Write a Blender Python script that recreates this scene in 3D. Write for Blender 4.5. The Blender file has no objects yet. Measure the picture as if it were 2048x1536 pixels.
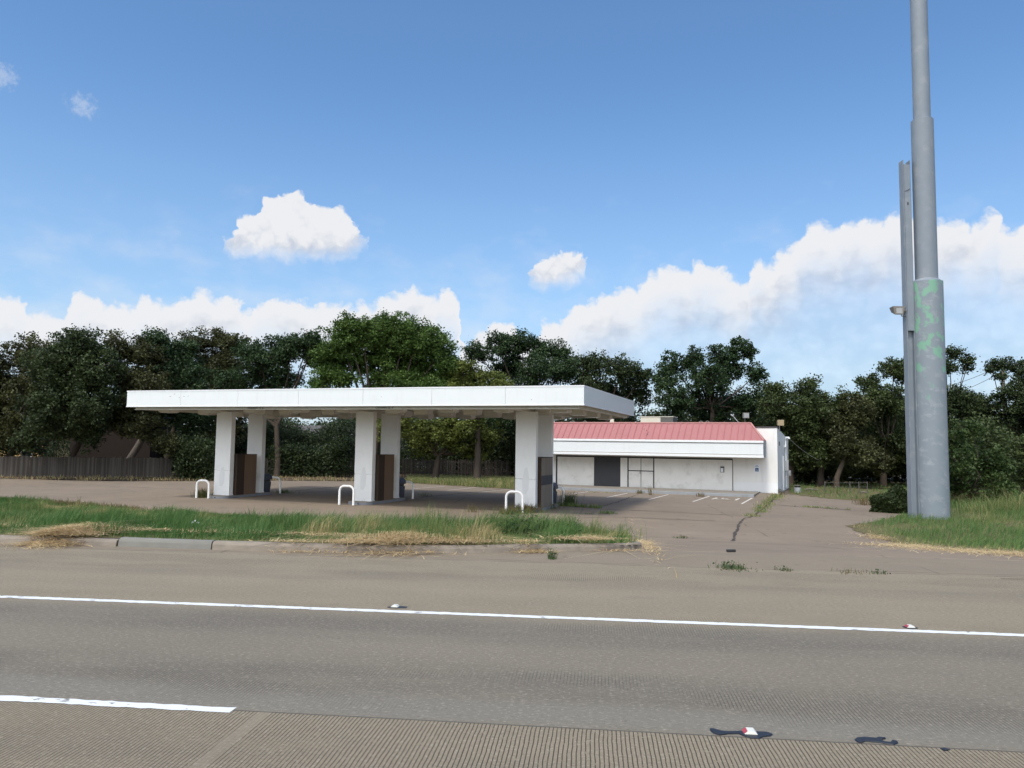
import bpy, math, random
import numpy as np
from mathutils import Vector, Matrix

random.seed(7)
RNG = np.random.default_rng(7)
R = math.radians
scene = bpy.context.scene
COL = scene.collection

# ------------------------------------------------------------------ camera
F_PX, PITCH, ROLL, CAM_Z = 1533.56, 0.0776, 0.0136, 2.0
LOT = -0.85
_F = np.array([0, math.cos(PITCH), math.sin(PITCH)])
_U0 = np.array([0, -math.sin(PITCH), math.cos(PITCH)])
_R0 = np.array([1.0, 0, 0])
_R = math.cos(ROLL) * _R0 + math.sin(ROLL) * _U0
_U = -math.sin(ROLL) * _R0 + math.cos(ROLL) * _U0
CAM = np.array([0, 0, CAM_Z])

cd = bpy.data.cameras.new('camera')
cam = bpy.data.objects.new('camera', cd)
COL.objects.link(cam)
cd.sensor_width = 36
cd.lens = 36 * F_PX / 2048
cd.clip_start = 0.1
cd.clip_end = 5000
m = Matrix(((_R[0], _U[0], -_F[0], 0), (_R[1], _U[1], -_F[1], 0), (_R[2], _U[2], -_F[2], CAM_Z), (0, 0, 0, 1)))
cam.matrix_world = m
scene.camera = cam


def ray(x, y):
    d = _F + _R * (x - 1024) / F_PX - _U * (y - 768) / F_PX
    return d


def at_depth(x, y, Y):
    d = ray(x, y)
    return CAM + d * (Y / d[1])


def at_z(x, y, z):
    d = ray(x, y)
    return CAM + d * ((z - CAM_Z) / d[2])


# ------------------------------------------------------------------ ground profile
_a, _b = at_z(0, 1193.5, 0), at_z(2048, 1271, 0)
_t = (_b - _a)[:2]
ALPHA = math.atan2(-_t[1], _t[0])            # road direction turns clockwise
EU = np.array([math.cos(ALPHA), -math.sin(ALPHA)])
EV = np.array([math.sin(ALPHA), math.cos(ALPHA)])


def vof(p):
    return np.asarray(p)[..., 0] * EV[0] + np.asarray(p)[..., 1] * EV[1]


def uof(p):
    return np.asarray(p)[..., 0] * EU[0] + np.asarray(p)[..., 1] * EU[1]


V_SOLID = float(vof(_a[:2]))
V_JOINT = float((vof(at_z(475, 1425, 0)[:2]) + vof(at_z(2048, 1500, 0)[:2])) / 2)
U_TJ = float(uof(at_z(470, 1472, 0)[:2]))
V_EDGE = float(vof(at_z(1400, 1134, 0)[:2]))     # road / driveway joint
V_DROP0, V_DROP1 = V_EDGE + 0.3, V_EDGE + 13.0


def zprof(v):
    t = np.clip((np.asarray(v, float) - V_DROP0) / (V_DROP1 - V_DROP0), 0, 1)
    return LOT * t * t * (3 - 2 * t)


def zxy(x, y):
    return zprof(np.asarray(x) * EV[0] + np.asarray(y) * EV[1])


def on_ground(x, y, dz=0.0):
    d = ray(x, y)
    lo, hi = 0.5, 400.0
    for _ in range(60):
        t = (lo + hi) / 2
        p = CAM + d * t
        if p[2] > zprof(vof(p[:2])) + dz:
            lo = t
        else:
            hi = t
    return CAM + d * lo


# ------------------------------------------------------------------ object helpers
def tag(o, label=None, cat=None, group=None, kind=None):
    if label: o['label'] = label
    if cat: o['category'] = cat
    if group: o['group'] = group
    if kind: o['kind'] = kind
    return o


def empty(name, loc=(0, 0, 0), rz=0.0, parent=None):
    o = bpy.data.objects.new(name, None)
    COL.objects.link(o)
    o.location = loc
    o.rotation_euler = (0, 0, rz)
    o.empty_display_size = 0.2
    if parent: o.parent = parent
    return o


def copy_tree(o, parent=None):
    c = o.copy()
    COL.objects.link(c)
    c.parent = parent
    for ch in list(o.children):
        copy_tree(ch, c)
    return c


class MB:
    """collects shapes, then becomes ONE mesh object"""
    def __init__(s):
        s.v, s.f = [], []

    def add(s, vs, fs):
        n = len(s.v)
        s.v += [tuple(map(float, q)) for q in vs]
        s.f += [tuple(i + n for i in f) for f in fs]
        return s

    def box(s, x0, x1, y0, y1, z0, z1, rz=0.0, c=None):
        vs = [(x, y, z) for z in (z0, z1) for y in (y0, y1) for x in (x0, x1)]
        if rz:
            cx, cy = c if c else ((x0 + x1) / 2, (y0 + y1) / 2)
            cr, sr = math.cos(rz), math.sin(rz)
            vs = [(cx + (x - cx) * cr - (y - cy) * sr, cy + (x - cx) * sr + (y - cy) * cr, z) for x, y, z in vs]
        return s.add(vs, [(0, 2, 3, 1), (4, 5, 7, 6), (0, 1, 5, 4), (2, 6, 7, 3), (0, 4, 6, 2), (1, 3, 7, 5)])

    def prism(s, pts, z0, z1):
        n = len(pts)
        vs = [(x, y, z0) for x, y in pts] + [(x, y, z1) for x, y in pts]
        fs = [tuple(range(n - 1, -1, -1)), tuple(range(n, 2 * n))]
        fs += [(i, (i + 1) % n, n + (i + 1) % n, n + i) for i in range(n)]
        return s.add(vs, fs)

    def tube(s, pts, rad, seg=10, cap=True):
        pts = [np.asarray(p, float) for p in pts]
        if not hasattr(rad, '__len__'): rad = [rad] * len(pts)
        n = len(pts)
        vs, fs = [], []
        ref = None
        for i, p in enumerate(pts):
            d = pts[min(i + 1, n - 1)] - pts[max(i - 1, 0)]
            d = d / (np.linalg.norm(d) + 1e-9)
            if ref is None:
                ref = np.array([1.0, 0, 0]) if abs(d[0]) < 0.8 else np.array([0, 1.0, 0])
            a = ref - d * (ref @ d)
            a /= np.linalg.norm(a) + 1e-9
            b = np.cross(d, a)
            ref = a
            for k in range(seg):
                w = 2 * math.pi * k / seg
                vs.append(p + rad[i] * (a * math.cos(w) + b * math.sin(w)))
        for i in range(n - 1):
            for k in range(seg):
                k2 = (k + 1) % seg
                fs.append((i * seg + k, i * seg + k2, (i + 1) * seg + k2, (i + 1) * seg + k))
        if cap:
            m_ = len(vs)
            vs += vs[:seg] + vs[(n - 1) * seg:n * seg]
            fs.append(tuple(m_ + k for k in range(seg - 1, -1, -1)))
            fs.append(tuple(m_ + seg + k for k in range(seg)))
        return s.add(vs, fs)

    def build(s, name, mat, parent=None, bevel=0, smooth=False, loc=None, rz=None):
        me = bpy.data.meshes.new(name)
        me.from_pydata(s.v, [], s.f)
        me.update()
        if mat: me.materials.append(mat)
        if smooth:
            for p in me.polygons: p.use_smooth = len(p.vertices) == 4
        o = bpy.data.objects.new(name, me)
        COL.objects.link(o)
        if parent: o.parent = parent
        if loc is not None: o.location = loc
        if rz is not None: o.rotation_euler = (0, 0, rz)
        if bevel:
            b = o.modifiers.new('bevel', 'BEVEL')
            b.width = bevel
            b.segments = 2
            b.limit_method = 'ANGLE'
            b.angle_limit = R(40)
        return o


def np_mesh(name, verts, faces_list, mat, parent=None, attrs=None, smooth=False):
    """faces_list: list of int arrays (n,k) ; attrs: {name: per-face float array}"""
    me = bpy.data.meshes.new(name)
    verts = np.asarray(verts, np.float32)
    me.vertices.add(len(verts))
    me.vertices.foreach_set('co', verts.ravel())
    loops = np.concatenate([f.ravel() for f in faces_list]).astype(np.int32)
    sizes = np.concatenate([np.full(len(f), f.shape[1]) for f in faces_list]).astype(np.int32)
    starts = np.concatenate([[0], np.cumsum(sizes)[:-1]]).astype(np.int32)
    me.loops.add(len(loops))
    me.loops.foreach_set('vertex_index', loops)
    me.polygons.add(len(sizes))
    me.polygons.foreach_set('loop_start', starts)
    me.polygons.foreach_set('loop_total', sizes)
    if smooth:
        me.polygons.foreach_set('use_smooth', np.ones(len(sizes), bool))
    me.update(calc_edges=True)
    if attrs:
        for k, a in attrs.items():
            at = me.attributes.new(k, 'FLOAT', 'FACE')
            at.data.foreach_set('value', np.asarray(a, np.float32))
    me.materials.append(mat)
    o = bpy.data.objects.new(name, me)
    COL.objects.link(o)
    if parent: o.parent = parent
    return o


def vnoise(x, y, scale, seed=0):
    x = np.asarray(x, float) / scale + 1000.0
    y = np.asarray(y, float) / scale + 1000.0
    xi, yi = np.floor(x).astype(np.int64), np.floor(y).astype(np.int64)
    fx, fy = x - xi, y - yi
    fx, fy = fx * fx * (3 - 2 * fx), fy * fy * (3 - 2 * fy)

    def h(i, j):
        n = (i * 374761393 + j * 668265263 + seed * 362437) & 0x7fffffff
        n = ((n ^ (n >> 13)) * 1274126177) & 0x7fffffff
        return ((n ^ (n >> 16)) & 0xffff) / 65535.0
    return (h(xi, yi) * (1 - fx) + h(xi + 1, yi) * fx) * (1 - fy) + (h(xi, yi + 1) * (1 - fx) + h(xi + 1, yi + 1) * fx) * fy


def inside(px, py, poly):
    c = np.zeros(len(px), bool)
    n = len(poly)
    for i in range(n):
        x0, y0 = poly[i]
        x1, y1 = poly[(i + 1) % n]
        if y0 == y1: continue
        k = ((y0 > py) != (y1 > py)) & (px < (x1 - x0) * (py - y0) / (y1 - y0) + x0)
        c ^= k
    return c


# ------------------------------------------------------------------ materials
def NT(name):
    mt = bpy.data.materials.new(name)
    mt.use_nodes = True
    nt = mt.node_tree
    return mt, nt, nt.nodes['Principled BSDF']


class G:
    """small node-graph helper"""
    def __init__(s, nt):
        s.nt = nt

    def n(s, t, **k):
        nd = s.nt.nodes.new(t)
        for a, b in k.items(): setattr(nd, a, b)
        return nd

    def set(s, sock, v):
        if isinstance(v, bpy.types.NodeSocket):
            s.nt.links.new(v, sock)
        elif v is not None:
            sock.default_value = v

    def m(s, op, a, b=None, c=None, clamp=False):
        nd = s.n('ShaderNodeMath', operation=op, use_clamp=clamp)
        for i, v in enumerate((a, b, c)):
            if v is not None: s.set(nd.inputs[i], v)
        return nd.outputs[0]

    def vm(s, op, a, b=None):
        nd = s.n('ShaderNodeVectorMath', operation=op)
        s.set(nd.inputs[0], a)
        if b is not None: s.set(nd.inputs[1], b)
        return nd.outputs['Value'] if op in ('LENGTH', 'DOT_PRODUCT', 'DISTANCE') else nd.outputs[0]

    def noise(s, vec, scale, detail=4, rough=0.55, dist=0.0):
        nd = s.n('ShaderNodeTexNoise')
        s.set(nd.inputs['Vector'], vec)
        nd.inputs['Scale'].default_value = scale
        nd.inputs['Detail'].default_value = detail
        nd.inputs['Roughness'].default_value = rough
        nd.inputs['Distortion'].default_value = dist
        return nd.outputs['Fac']

    def ss(s, x, a, b):
        nd = s.n('ShaderNodeMapRange', interpolation_type='SMOOTHSTEP')
        s.set(nd.inputs[0], x)
        s.set(nd.inputs[1], a)
        s.set(nd.inputs[2], b)
        return nd.outputs[0]

    def mix(s, f, a, b, mode='MIX'):
        nd = s.n('ShaderNodeMix', data_type='RGBA', blend_type=mode)
        s.set(nd.inputs[0], f)
        for i, v in ((6, a), (7, b)):
            if isinstance(v, tuple) and len(v) == 3: v = v + (1,)
            s.set(nd.inputs[i], v)
        return nd.outputs[2]

    def ramp(s, f, stops):
        nd = s.n('ShaderNodeValToRGB')
        s.set(nd.inputs[0], f)
        cr = nd.color_ramp
        while len(cr.elements) < len(stops): cr.elements.new(0.5)
        for e, (p, c) in zip(cr.elements, stops):
            e.position = p
            e.color = tuple(c) + (1,)
        return nd.outputs[0]

    def coord(s, kind='Object', scale=None):
        o = s.n('ShaderNodeTexCoord').outputs[kind]
        if scale:
            o = s.vm('MULTIPLY', o, scale)
        return o

    def bump(s, h, strength=0.3, dist=0.02):
        nd = s.n('ShaderNodeBump')
        nd.inputs['Strength'].default_value = strength
        nd.inputs['Distance'].default_value = dist
        s.set(nd.inputs['Height'], h)
        return nd.outputs[0]


def mat_simple(name, col, rough=0.6, var=0.12, scale=6.0, dirt=None, dirt_amt=0.3, metal=0.0, streak=False, bump=0.0, spec=0.5):
    mt, nt, bs = NT(name)
    g = G(nt)
    co = g.coord()
    n1 = g.noise(co, scale, 5, 0.6)
    lo = tuple(c * (1 - var) for c in col)
    hi = tuple(min(1, c * (1 + var)) for c in col)
    c = g.mix(n1, lo, hi)
    if dirt:
        cs = g.vm('MULTIPLY', co, (3.0, 3.0, 0.35)) if streak else co
        n2 = g.noise(cs, 1.6, 6, 0.65)
        f = g.m('MULTIPLY', g.ss(n2, 0.48, 0.75), dirt_amt)
        c = g.mix(f, c, dirt)
    nt.links.new(c, bs.inputs['Base Color'])
    bs.inputs['Roughness'].default_value = rough
    bs.inputs['Metallic'].default_value = metal
    bs.inputs['Specular IOR Level'].default_value = spec
    if bump:
        nt.links.new(g.bump(g.noise(co, scale * 8, 4), bump, 0.01), bs.inputs['Normal'])
    return mt


def mat_leaf(name, dark, mid, light, trans=0.28, rough=0.55):
    mt, nt, bs = NT(name)
    g = G(nt)
    at = g.n('ShaderNodeAttribute', attribute_name='tint')
    c = g.ramp(at.outputs['Fac'], [(0.0, dark), (0.5, mid), (1.0, light)])
    nt.links.new(c, bs.inputs['Base Color'])
    bs.inputs['Roughness'].default_value = rough
    bs.inputs['Specular IOR Level'].default_value = 0.25
    tr = g.n('ShaderNodeBsdfTranslucent')
    nt.links.new(c, tr.inputs['Color'])
    mx = g.n('ShaderNodeMixShader')
    mx.inputs[0].default_value = trans
    nt.links.new(bs.outputs[0], mx.inputs[1])
    nt.links.new(tr.outputs[0], mx.inputs[2])
    nt.links.new(mx.outputs[0], nt.nodes['Material Output'].inputs['Surface'])
    return mt


def mat_road():
    mt, nt, bs = NT('road_concrete')
    g = G(nt)
    co = g.coord()
    sep = g.n('ShaderNodeSeparateXYZ')
    nt.links.new(co, sep.inputs[0])
    u, v = sep.outputs[0], sep.outputs[1]
    wob = g.noise(g.vm('MULTIPLY', co, (0.25, 1.2, 1)), 1.0, 4)
    vv = g.m('ADD', v, g.m('MULTIPLY', g.m('SUBTRACT', wob, 0.5), 0.5))
    # lane zone: greyer, polished by tyres
    lane = g.m('MULTIPLY', g.ss(v, V_JOINT - 0.01, V_JOINT + 0.015), g.m('SUBTRACT', 1.0, g.ss(v, V_SOLID - 0.35, V_SOLID + 0.05)))
    big = g.noise(g.vm('MULTIPLY', co, (0.35, 1.0, 1)), 0.9, 5, 0.6)
    c_tan = g.mix(big, (0.192, 0.16, 0.112), (0.252, 0.21, 0.148))
    c_gry = g.mix(big, (0.142, 0.124, 0.095), (0.196, 0.172, 0.132))
    c = g.mix(lane, c_tan, c_gry)
    vm_ = (V_JOINT + V_SOLID) / 2
    for c0, w, am in ((vm_ - 0.85, 0.42, 0.24), (vm_ + 0.95, 0.42, 0.26), (V_JOINT - 1.0, 0.5, 0.12), (V_SOLID + 2.3, 0.4, 0.16), (V_SOLID + 0.9, 0.4, 0.05)):
        d = g.m('ABSOLUTE', g.m('SUBTRACT', vv, c0))
        f = g.m('MULTIPLY', g.m('SUBTRACT', 1.0, g.ss(d, 0.1, w * 1.6)), am * 1.6)
        f = g.m('MULTIPLY', f, g.ss(g.noise(g.vm('MULTIPLY', co, (0.5, 2.0, 1)), 0.8, 4), 0.25, 0.6))
        c = g.mix(f, c, (0.092, 0.082, 0.072))
    # bluish worn streak beside the joint
    f = g.m('MULTIPLY', g.m('SUBTRACT', 1.0, g.ss(g.m('ABSOLUTE', g.m('SUBTRACT', vv, V_JOINT + 0.28)), 0.05, 0.4)), 0.55)
    c = g.mix(g.m('MULTIPLY', f, lane), c, (0.172, 0.163, 0.14))
    # aggregate speckle
    sp = g.noise(g.vm('MULTIPLY', co, (0.55, 1, 1)), 42.0, 3, 0.75)
    c = g.mix(g.m('MULTIPLY', g.ss(sp, 0.53, 0.68), 0.55), c, (0.36, 0.32, 0.26))
    c = g.mix(g.m('MULTIPLY', g.m('SUBTRACT', 1.0, g.ss(sp, 0.28, 0.44)), 0.6), c, (0.08, 0.07, 0.065))
    sp2 = g.noise(g.vm('MULTIPLY', co, (0.6, 1, 1)), 14.0, 4, 0.75)
    c = g.mix(g.m('MULTIPLY', g.ss(sp2, 0.55, 0.75), 0.35), c, (0.33, 0.29, 0.23))
    c = g.mix(g.m('MULTIPLY', g.m('SUBTRACT', 1.0, g.ss(sp2, 0.25, 0.42)), 0.3), c, (0.09, 0.08, 0.07))
    tj0 = g.m('ABSOLUTE', g.m('SUBTRACT', g.m('MODULO', g.m('ADD', u, 900 - U_TJ), 8.0), 4.0))
    tjm0 = g.m('SUBTRACT', 1.0, g.ss(tj0, 0.03, 0.06))
    # tining grooves across the road
    wv = g.noise(g.vm('MULTIPLY', co, (1.2, 0.9, 1)), 0.8, 3)
    wv2 = g.noise(co, 9.0, 2)
    ph = g.m('ADD', g.m('DIVIDE', u, 0.0295), g.m('ADD', g.m('MULTIPLY', wv, 1.6), g.m('MULTIPLY', wv2, 0.28)))
    fr = g.m('FRACT', ph)
    dl = g.m('ABSOLUTE', g.m('SUBTRACT', fr, 0.5))
    line = g.m('SUBTRACT', 1.0, g.ss(dl, 0.07, 0.17))
    patch = g.noise(g.vm('MULTIPLY', co, (0.55, 1.3, 1)), 0.7, 5, 0.6)
    near = g.m('SUBTRACT', 1.0, g.ss(v, V_JOINT - 0.02, V_JOINT + 0.02))
    jstrip = g.m('SUBTRACT', 1.0, g.ss(g.m('ABSOLUTE', g.m('SUBTRACT', vv, V_JOINT + 0.75)), 0.2, 0.75))
    sstrip = g.m('SUBTRACT', 1.0, g.ss(g.m('ABSOLUTE', g.m('SUBTRACT', vv, V_SOLID - 0.05)), 0.3, 0.9))
    gstrip = g.m('MULTIPLY', g.ss(v, V_EDGE - 1.9, V_EDGE - 1.6), g.m('SUBTRACT', 1.0, g.ss(v, V_EDGE - 0.35, V_EDGE - 0.3)))
    zone = g.m('ADD', g.m('MULTIPLY', jstrip, 0.75), g.m('MULTIPLY', sstrip, 0.5))
    zone = g.m('ADD', zone, g.m('MULTIPLY', gstrip, 0.75))
    gmask = g.m('ADD', g.m('MULTIPLY', near, g.ss(patch, 0.12, 0.5)), g.m('MULTIPLY', g.m('MULTIPLY', g.m('SUBTRACT', 1.0, near), zone), g.ss(patch, 0.42, 0.62)), clamp=True)
    brk = g.ss(g.noise(g.vm('MULTIPLY', co, (3.0, 1.6, 1)), 9.0, 4, 0.7), 0.30, 0.46)
    gl = g.m('MULTIPLY', g.m('MULTIPLY', line, gmask), g.m('MULTIPLY', brk, 0.95))
    c = g.mix(g.m('MULTIPLY', gl, g.m('SUBTRACT', 1.0, g.m('MULTIPLY', g.m('MULTIPLY', tjm0, near), 0.7))), c, (0.04, 0.034, 0.028))
    # longitudinal and transverse slab joints
    jl = g.m('SUBTRACT', 1.0, g.ss(g.m('ABSOLUTE', g.m('SUBTRACT', v, V_JOINT)), 0.006, 0.014))
    je = g.m('MULTIPLY', g.m('SUBTRACT', 1.0, g.ss(g.m('ABSOLUTE', g.m('SUBTRACT', g.m('ADD', v, g.m('MULTIPLY', wv2, 0.05)), V_EDGE - 0.02)), 0.008, 0.03)), g.ss(g.noise(co, 1.5, 4), 0.35, 0.55))
    c = g.mix(g.m('MULTIPLY', g.m('MAXIMUM', jl, je), 0.8), c, (0.07, 0.06, 0.052))
    c = g.mix(g.m('MULTIPLY', g.m('MULTIPLY', tjm0, near), 0.3), c, (0.225, 0.193, 0.152))
    # dirt settled between the grooves, dark pitting
    pit = g.noise(g.vm('MULTIPLY', co, (0.8, 1.0, 1)), 24.0, 5, 0.8)
    pz = g.noise(g.vm('MULTIPLY', co, (0.5, 1.2, 1)), 1.4, 4, 0.6)
    c = g.mix(g.m('MULTIPLY', g.m('MULTIPLY', g.m('SUBTRACT', 1.0, g.ss(pit, 0.33, 0.43)), g.ss(pz, 0.35, 0.65)), 0.7), c, (0.055, 0.048, 0.04))
    # stains
    st = g.noise(g.vm('MULTIPLY', co, (0.7, 1.5, 1)), 0.5, 6, 0.65)
    c = g.mix(g.m('MULTIPLY', g.ss(st, 0.56, 0.75), 0.3), c, (0.125, 0.112, 0.095))
    nt.links.new(c, bs.inputs['Base Color'])
    bs.inputs['Roughness'].default_value = 0.85
    bs.inputs['Specular IOR Level'].default_value = 0.25
    h = g.m('SUBTRACT', g.m('MULTIPLY', sp, 0.5), g.m('MULTIPLY', gl, 1.2))
    nt.links.new(g.bump(h, 0.35, 0.006), bs.inputs['Normal'])
    return mt


def mat_lot():
    mt, nt, bs = NT('lot_concrete')
    g = G(nt)
    co = g.coord()
    sep = g.n('ShaderNodeSeparateXYZ')
    nt.links.new(co, sep.inputs[0])
    u, v = sep.outputs[0], sep.outputs[1]
    big = g.noise(co, 0.22, 5, 0.6)
    mid = g.noise(co, 1.1, 6, 0.65)
    c = g.mix(big, (0.162, 0.127, 0.094), (0.27, 0.216, 0.162))
    c = g.mix(g.m('MULTIPLY', g.ss(mid, 0.5, 0.75), 0.35), c, (0.145, 0.116, 0.09))
    c = g.mix(g.m('MULTIPLY', g.m('SUBTRACT', 1.0, g.ss(mid, 0.25, 0.45)), 0.3), c, (0.31, 0.25, 0.195))
    # apron next to the road: newer, greyer concrete with an uneven far edge
    wn = g.noise(co, 0.5, 3)
    ve = g.m('ADD', v, g.m('MULTIPLY', g.m('SUBTRACT', wn, 0.5), 0.25))
    ap = g.m('SUBTRACT', 1.0, g.ss(ve, V_EDGE + 2.35, V_EDGE + 2.42))
    c = g.mix(ap, c, g.mix(mid, (0.182, 0.15, 0.11), (0.236, 0.195, 0.144)))
    je = g.m('SUBTRACT', 1.0, g.ss(g.m('ABSOLUTE', g.m('SUBTRACT', ve, V_EDGE + 2.4)), 0.01, 0.05))
    c = g.mix(g.m('MULTIPLY', g.m('MULTIPLY', je, g.ss(g.noise(co, 2.2, 4), 0.4, 0.6)), 0.6), c, (0.42, 0.34, 0.24))
    sp = g.noise(co, 40.0, 3, 0.7)
    c = g.mix(g.m('MULTIPLY', g.ss(sp, 0.5, 0.72), 0.25), c, (0.38, 0.32, 0.25))
    c = g.mix(g.m('MULTIPLY', g.m('SUBTRACT', 1.0, g.ss(sp, 0.28, 0.45)), 0.4), c, (0.11, 0.095, 0.08))
    sp2 = g.noise(co, 7.0, 4, 0.7)
    c = g.mix(g.m('MULTIPLY', g.m('SUBTRACT', 1.0, g.ss(sp2, 0.25, 0.42)), 0.3), c, (0.14, 0.12, 0.1))
    # slab joints every few metres, oil spots
    wj = g.m('MULTIPLY', g.m('SUBTRACT', g.noise(co, 0.7, 2), 0.5), 0.3)
    for ax_, per_, off_ in ((u, 6.1, 1.2), (v, 5.3, 0.6)):
        fj = g.m('ABSOLUTE', g.m('SUBTRACT', g.m('FRACT', g.m('DIVIDE', g.m('ADD', g.m('ADD', ax_, wj), 100 + off_), per_)), 0.5))
        lj = g.m('SUBTRACT', 1.0, g.ss(fj, 0.002, 0.008))
        c = g.mix(g.m('MULTIPLY', g.m('MULTIPLY', lj, g.ss(g.noise(co, 0.8, 4), 0.42, 0.6)), 0.5), c, (0.07, 0.058, 0.047))
    oil = g.noise(co, 1.9, 3, 0.5)
    c = g.mix(g.m('MULTIPLY', g.ss(oil, 0.66, 0.74), 0.4), c, (0.07, 0.06, 0.052))
    # tyre-darkened sweep in the drive
    tw = g.noise(g.vm('MULTIPLY', co, (0.3, 1.4, 1)), 0.6, 4)
    c = g.mix(g.m('MULTIPLY', g.ss(tw, 0.52, 0.7), 0.22), c, (0.14, 0.122, 0.105))
    nt.links.new(c, bs.inputs['Base Color'])
    bs.inputs['Roughness'].default_value = 0.9
    bs.inputs['Specular IOR Level'].default_value = 0.2
    nt.links.new(g.bump(g.m('ADD', sp, mid), 0.25, 0.006), bs.inputs['Normal'])
    return mt


def mat_soil(name, a, b, c3):
    mt, nt, bs = NT(name)
    g = G(nt)
    co = g.coord()
    n1 = g.noise(co, 0.6, 6, 0.65)
    n2 = g.noise(co, 9.0, 5, 0.7)
    c = g.mix(g.ss(n1, 0.35, 0.65), a, b)
    c = g.mix(g.m('MULTIPLY', g.ss(n2, 0.4, 0.65), 0.6), c, c3)
    nt.links.new(c, bs.inputs['Base Color'])
    bs.inputs['Roughness'].default_value = 0.95
    bs.inputs['Specular IOR Level'].default_value = 0.1
    nt.links.new(g.bump(n2, 0.6, 0.03), bs.inputs['Normal'])
    return mt


def mat_wall():
    """painted block: chalky white with scuffs and a fresher band of paint along the bottom"""
    mt, nt, bs = NT('building_white_paint')
    g = G(nt)
    co = g.coord()
    sep = g.n('ShaderNodeSeparateXYZ')
    nt.links.new(co, sep.inputs[0])
    n1 = g.noise(co, 1.3, 6, 0.65)
    n2 = g.noise(g.vm('MULTIPLY', co, (2.5, 2.5, 0.5)), 1.2, 6, 0.65)
    c = g.mix(n1, (0.70, 0.69, 0.665), (0.80, 0.795, 0.78))
    c = g.mix(g.m('MULTIPLY', g.ss(n2, 0.5, 0.78), 0.4), c, (0.5, 0.49, 0.46))
    zz = g.m('ADD', sep.outputs[2], g.m('MULTIPLY', g.noise(co, 1.0, 3), 0.1))
    c = g.mix(g.m('MULTIPLY', g.m('SUBTRACT', 1.0, g.ss(zz, 0.72, 0.76)), 0.6), c, (0.78, 0.8, 0.82))
    nt.links.new(c, bs.inputs['Base Color'])
    bs.inputs['Roughness'].default_value = 0.8
    nt.links.new(g.bump(g.noise(co, 30, 4), 0.25, 0.008), bs.inputs['Normal'])
    return mt


def mat_pole():
    mt, nt, bs = NT('pole_grey_paint')
    g = G(nt)
    co = g.coord()
    sep = g.n('ShaderNodeSeparateXYZ')
    nt.links.new(co, sep.inputs[0])
    n1 = g.noise(co, 1.6, 6, 0.6)
    c = g.mix(n1, (0.165, 0.198, 0.226), (0.216, 0.249, 0.28))
    c = g.mix(g.m('MULTIPLY', g.ss(g.noise(g.vm('MULTIPLY', co, (1, 1, 1.6)), 2.6, 4), 0.56, 0.72), 0.5), c, (0.31, 0.335, 0.365))
    c = g.mix(g.m('MULTIPLY', g.ss(g.noise(co, 2.2, 6, 0.7, 0.4), 0.55, 0.6), 0.35), c, (0.30, 0.315, 0.33))
    # old green paint showing through at the top of the thick section
    zt = sep.outputs[2]
    hi = g.ss(zt, 3.4, 7.6)
    th = g.m('SUBTRACT', 0.70, g.m('MULTIPLY', hi, 0.20))
    n3 = g.noise(g.vm('MULTIPLY', co, (1.3, 1.3, 1.0)), 1.9, 6, 0.6, 0.2)
    gm = g.m('MULTIPLY', g.ss(g.m('SUBTRACT', n3, th), -0.01, 0.07), g.ss(zt, 3.0, 4.0))
    c = g.mix(g.m('MULTIPLY', gm, g.m('ADD', 0.45, g.m('MULTIPLY', hi, 0.4))), c, (0.16, 0.36, 0.24))
    nt.links.new(c, bs.inputs['Base Color'])
    bs.inputs['Roughness'].default_value = 0.55
    nt.links.new(g.bump(g.noise(co, 12, 4), 0.12, 0.01), bs.inputs['Normal'])
    return mt


def mat_wood(name, a, b, c3, rough=0.85):
    mt, nt, bs = NT(name)
    g = G(nt)
    co = g.coord()
    grain = g.noise(g.vm('MULTIPLY', co, (9, 9, 0.8)), 2.5, 6, 0.65, 0.3)
    pl = g.noise(g.vm('MULTIPLY', co, (1, 1, 0.02)), 6.0, 1)
    c = g.mix(grain, a, b)
    c = g.mix(g.ss(pl, 0.4, 0.68), c, c3)
    nt.links.new(c, bs.inputs['Base Color'])
    bs.inputs['Roughness'].default_value = rough
    bs.inputs['Specular IOR Level'].default_value = 0.2
    nt.links.new(g.bump(grain, 0.4, 0.01), bs.inputs['Normal'])
    return mt


M = {}
M['road'] = mat_road()
M['lot'] = mat_lot()
M['soil'] = mat_soil('verge_soil', (0.10, 0.085, 0.05), (0.09, 0.11, 0.04), (0.22, 0.17, 0.09))
M['dirt'] = mat_soil('leaf_litter', (0.07, 0.05, 0.035), (0.11, 0.08, 0.055), (0.16, 0.115, 0.075))
M['ground'] = mat_soil('far_ground', (0.09, 0.075, 0.05), (0.08, 0.09, 0.04), (0.16, 0.13, 0.08))
M['kerb'] = mat_simple('kerb_concrete', (0.235, 0.20, 0.16), 0.9, 0.25, 3.0, (0.13, 0.11, 0.095), 0.5, bump=0.3)
M['kerb_new'] = mat_simple('kerb_patch_concrete', (0.185, 0.18, 0.158), 0.9, 0.15, 4.0, (0.17, 0.16, 0.15), 0.4, bump=0.3)
M['line'] = None
M['back_road'] = mat_simple('back_road_dirt', (0.12, 0.10, 0.078), 0.95, 0.2, 1.0)
M['white'] = mat_simple('white_panel_paint', (0.72, 0.735, 0.74), 0.38, 0.03, 1.5, (0.66, 0.655, 0.63), 0.35, streak=True)
M['fascia'] = mat_simple('white_fascia_panel', (0.66, 0.685, 0.69), 0.35, 0.03, 0.8, (0.60, 0.61, 0.60), 0.4, streak=True)
M['column'] = mat_simple('column_white_paint', (0.80, 0.805, 0.80), 0.5, 0.04, 2.0, (0.62, 0.62, 0.60), 0.35, bump=0.05)
M['patch'] = mat_simple('column_grey_repaint', (0.70, 0.71, 0.71), 0.55, 0.05, 3.0)
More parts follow.
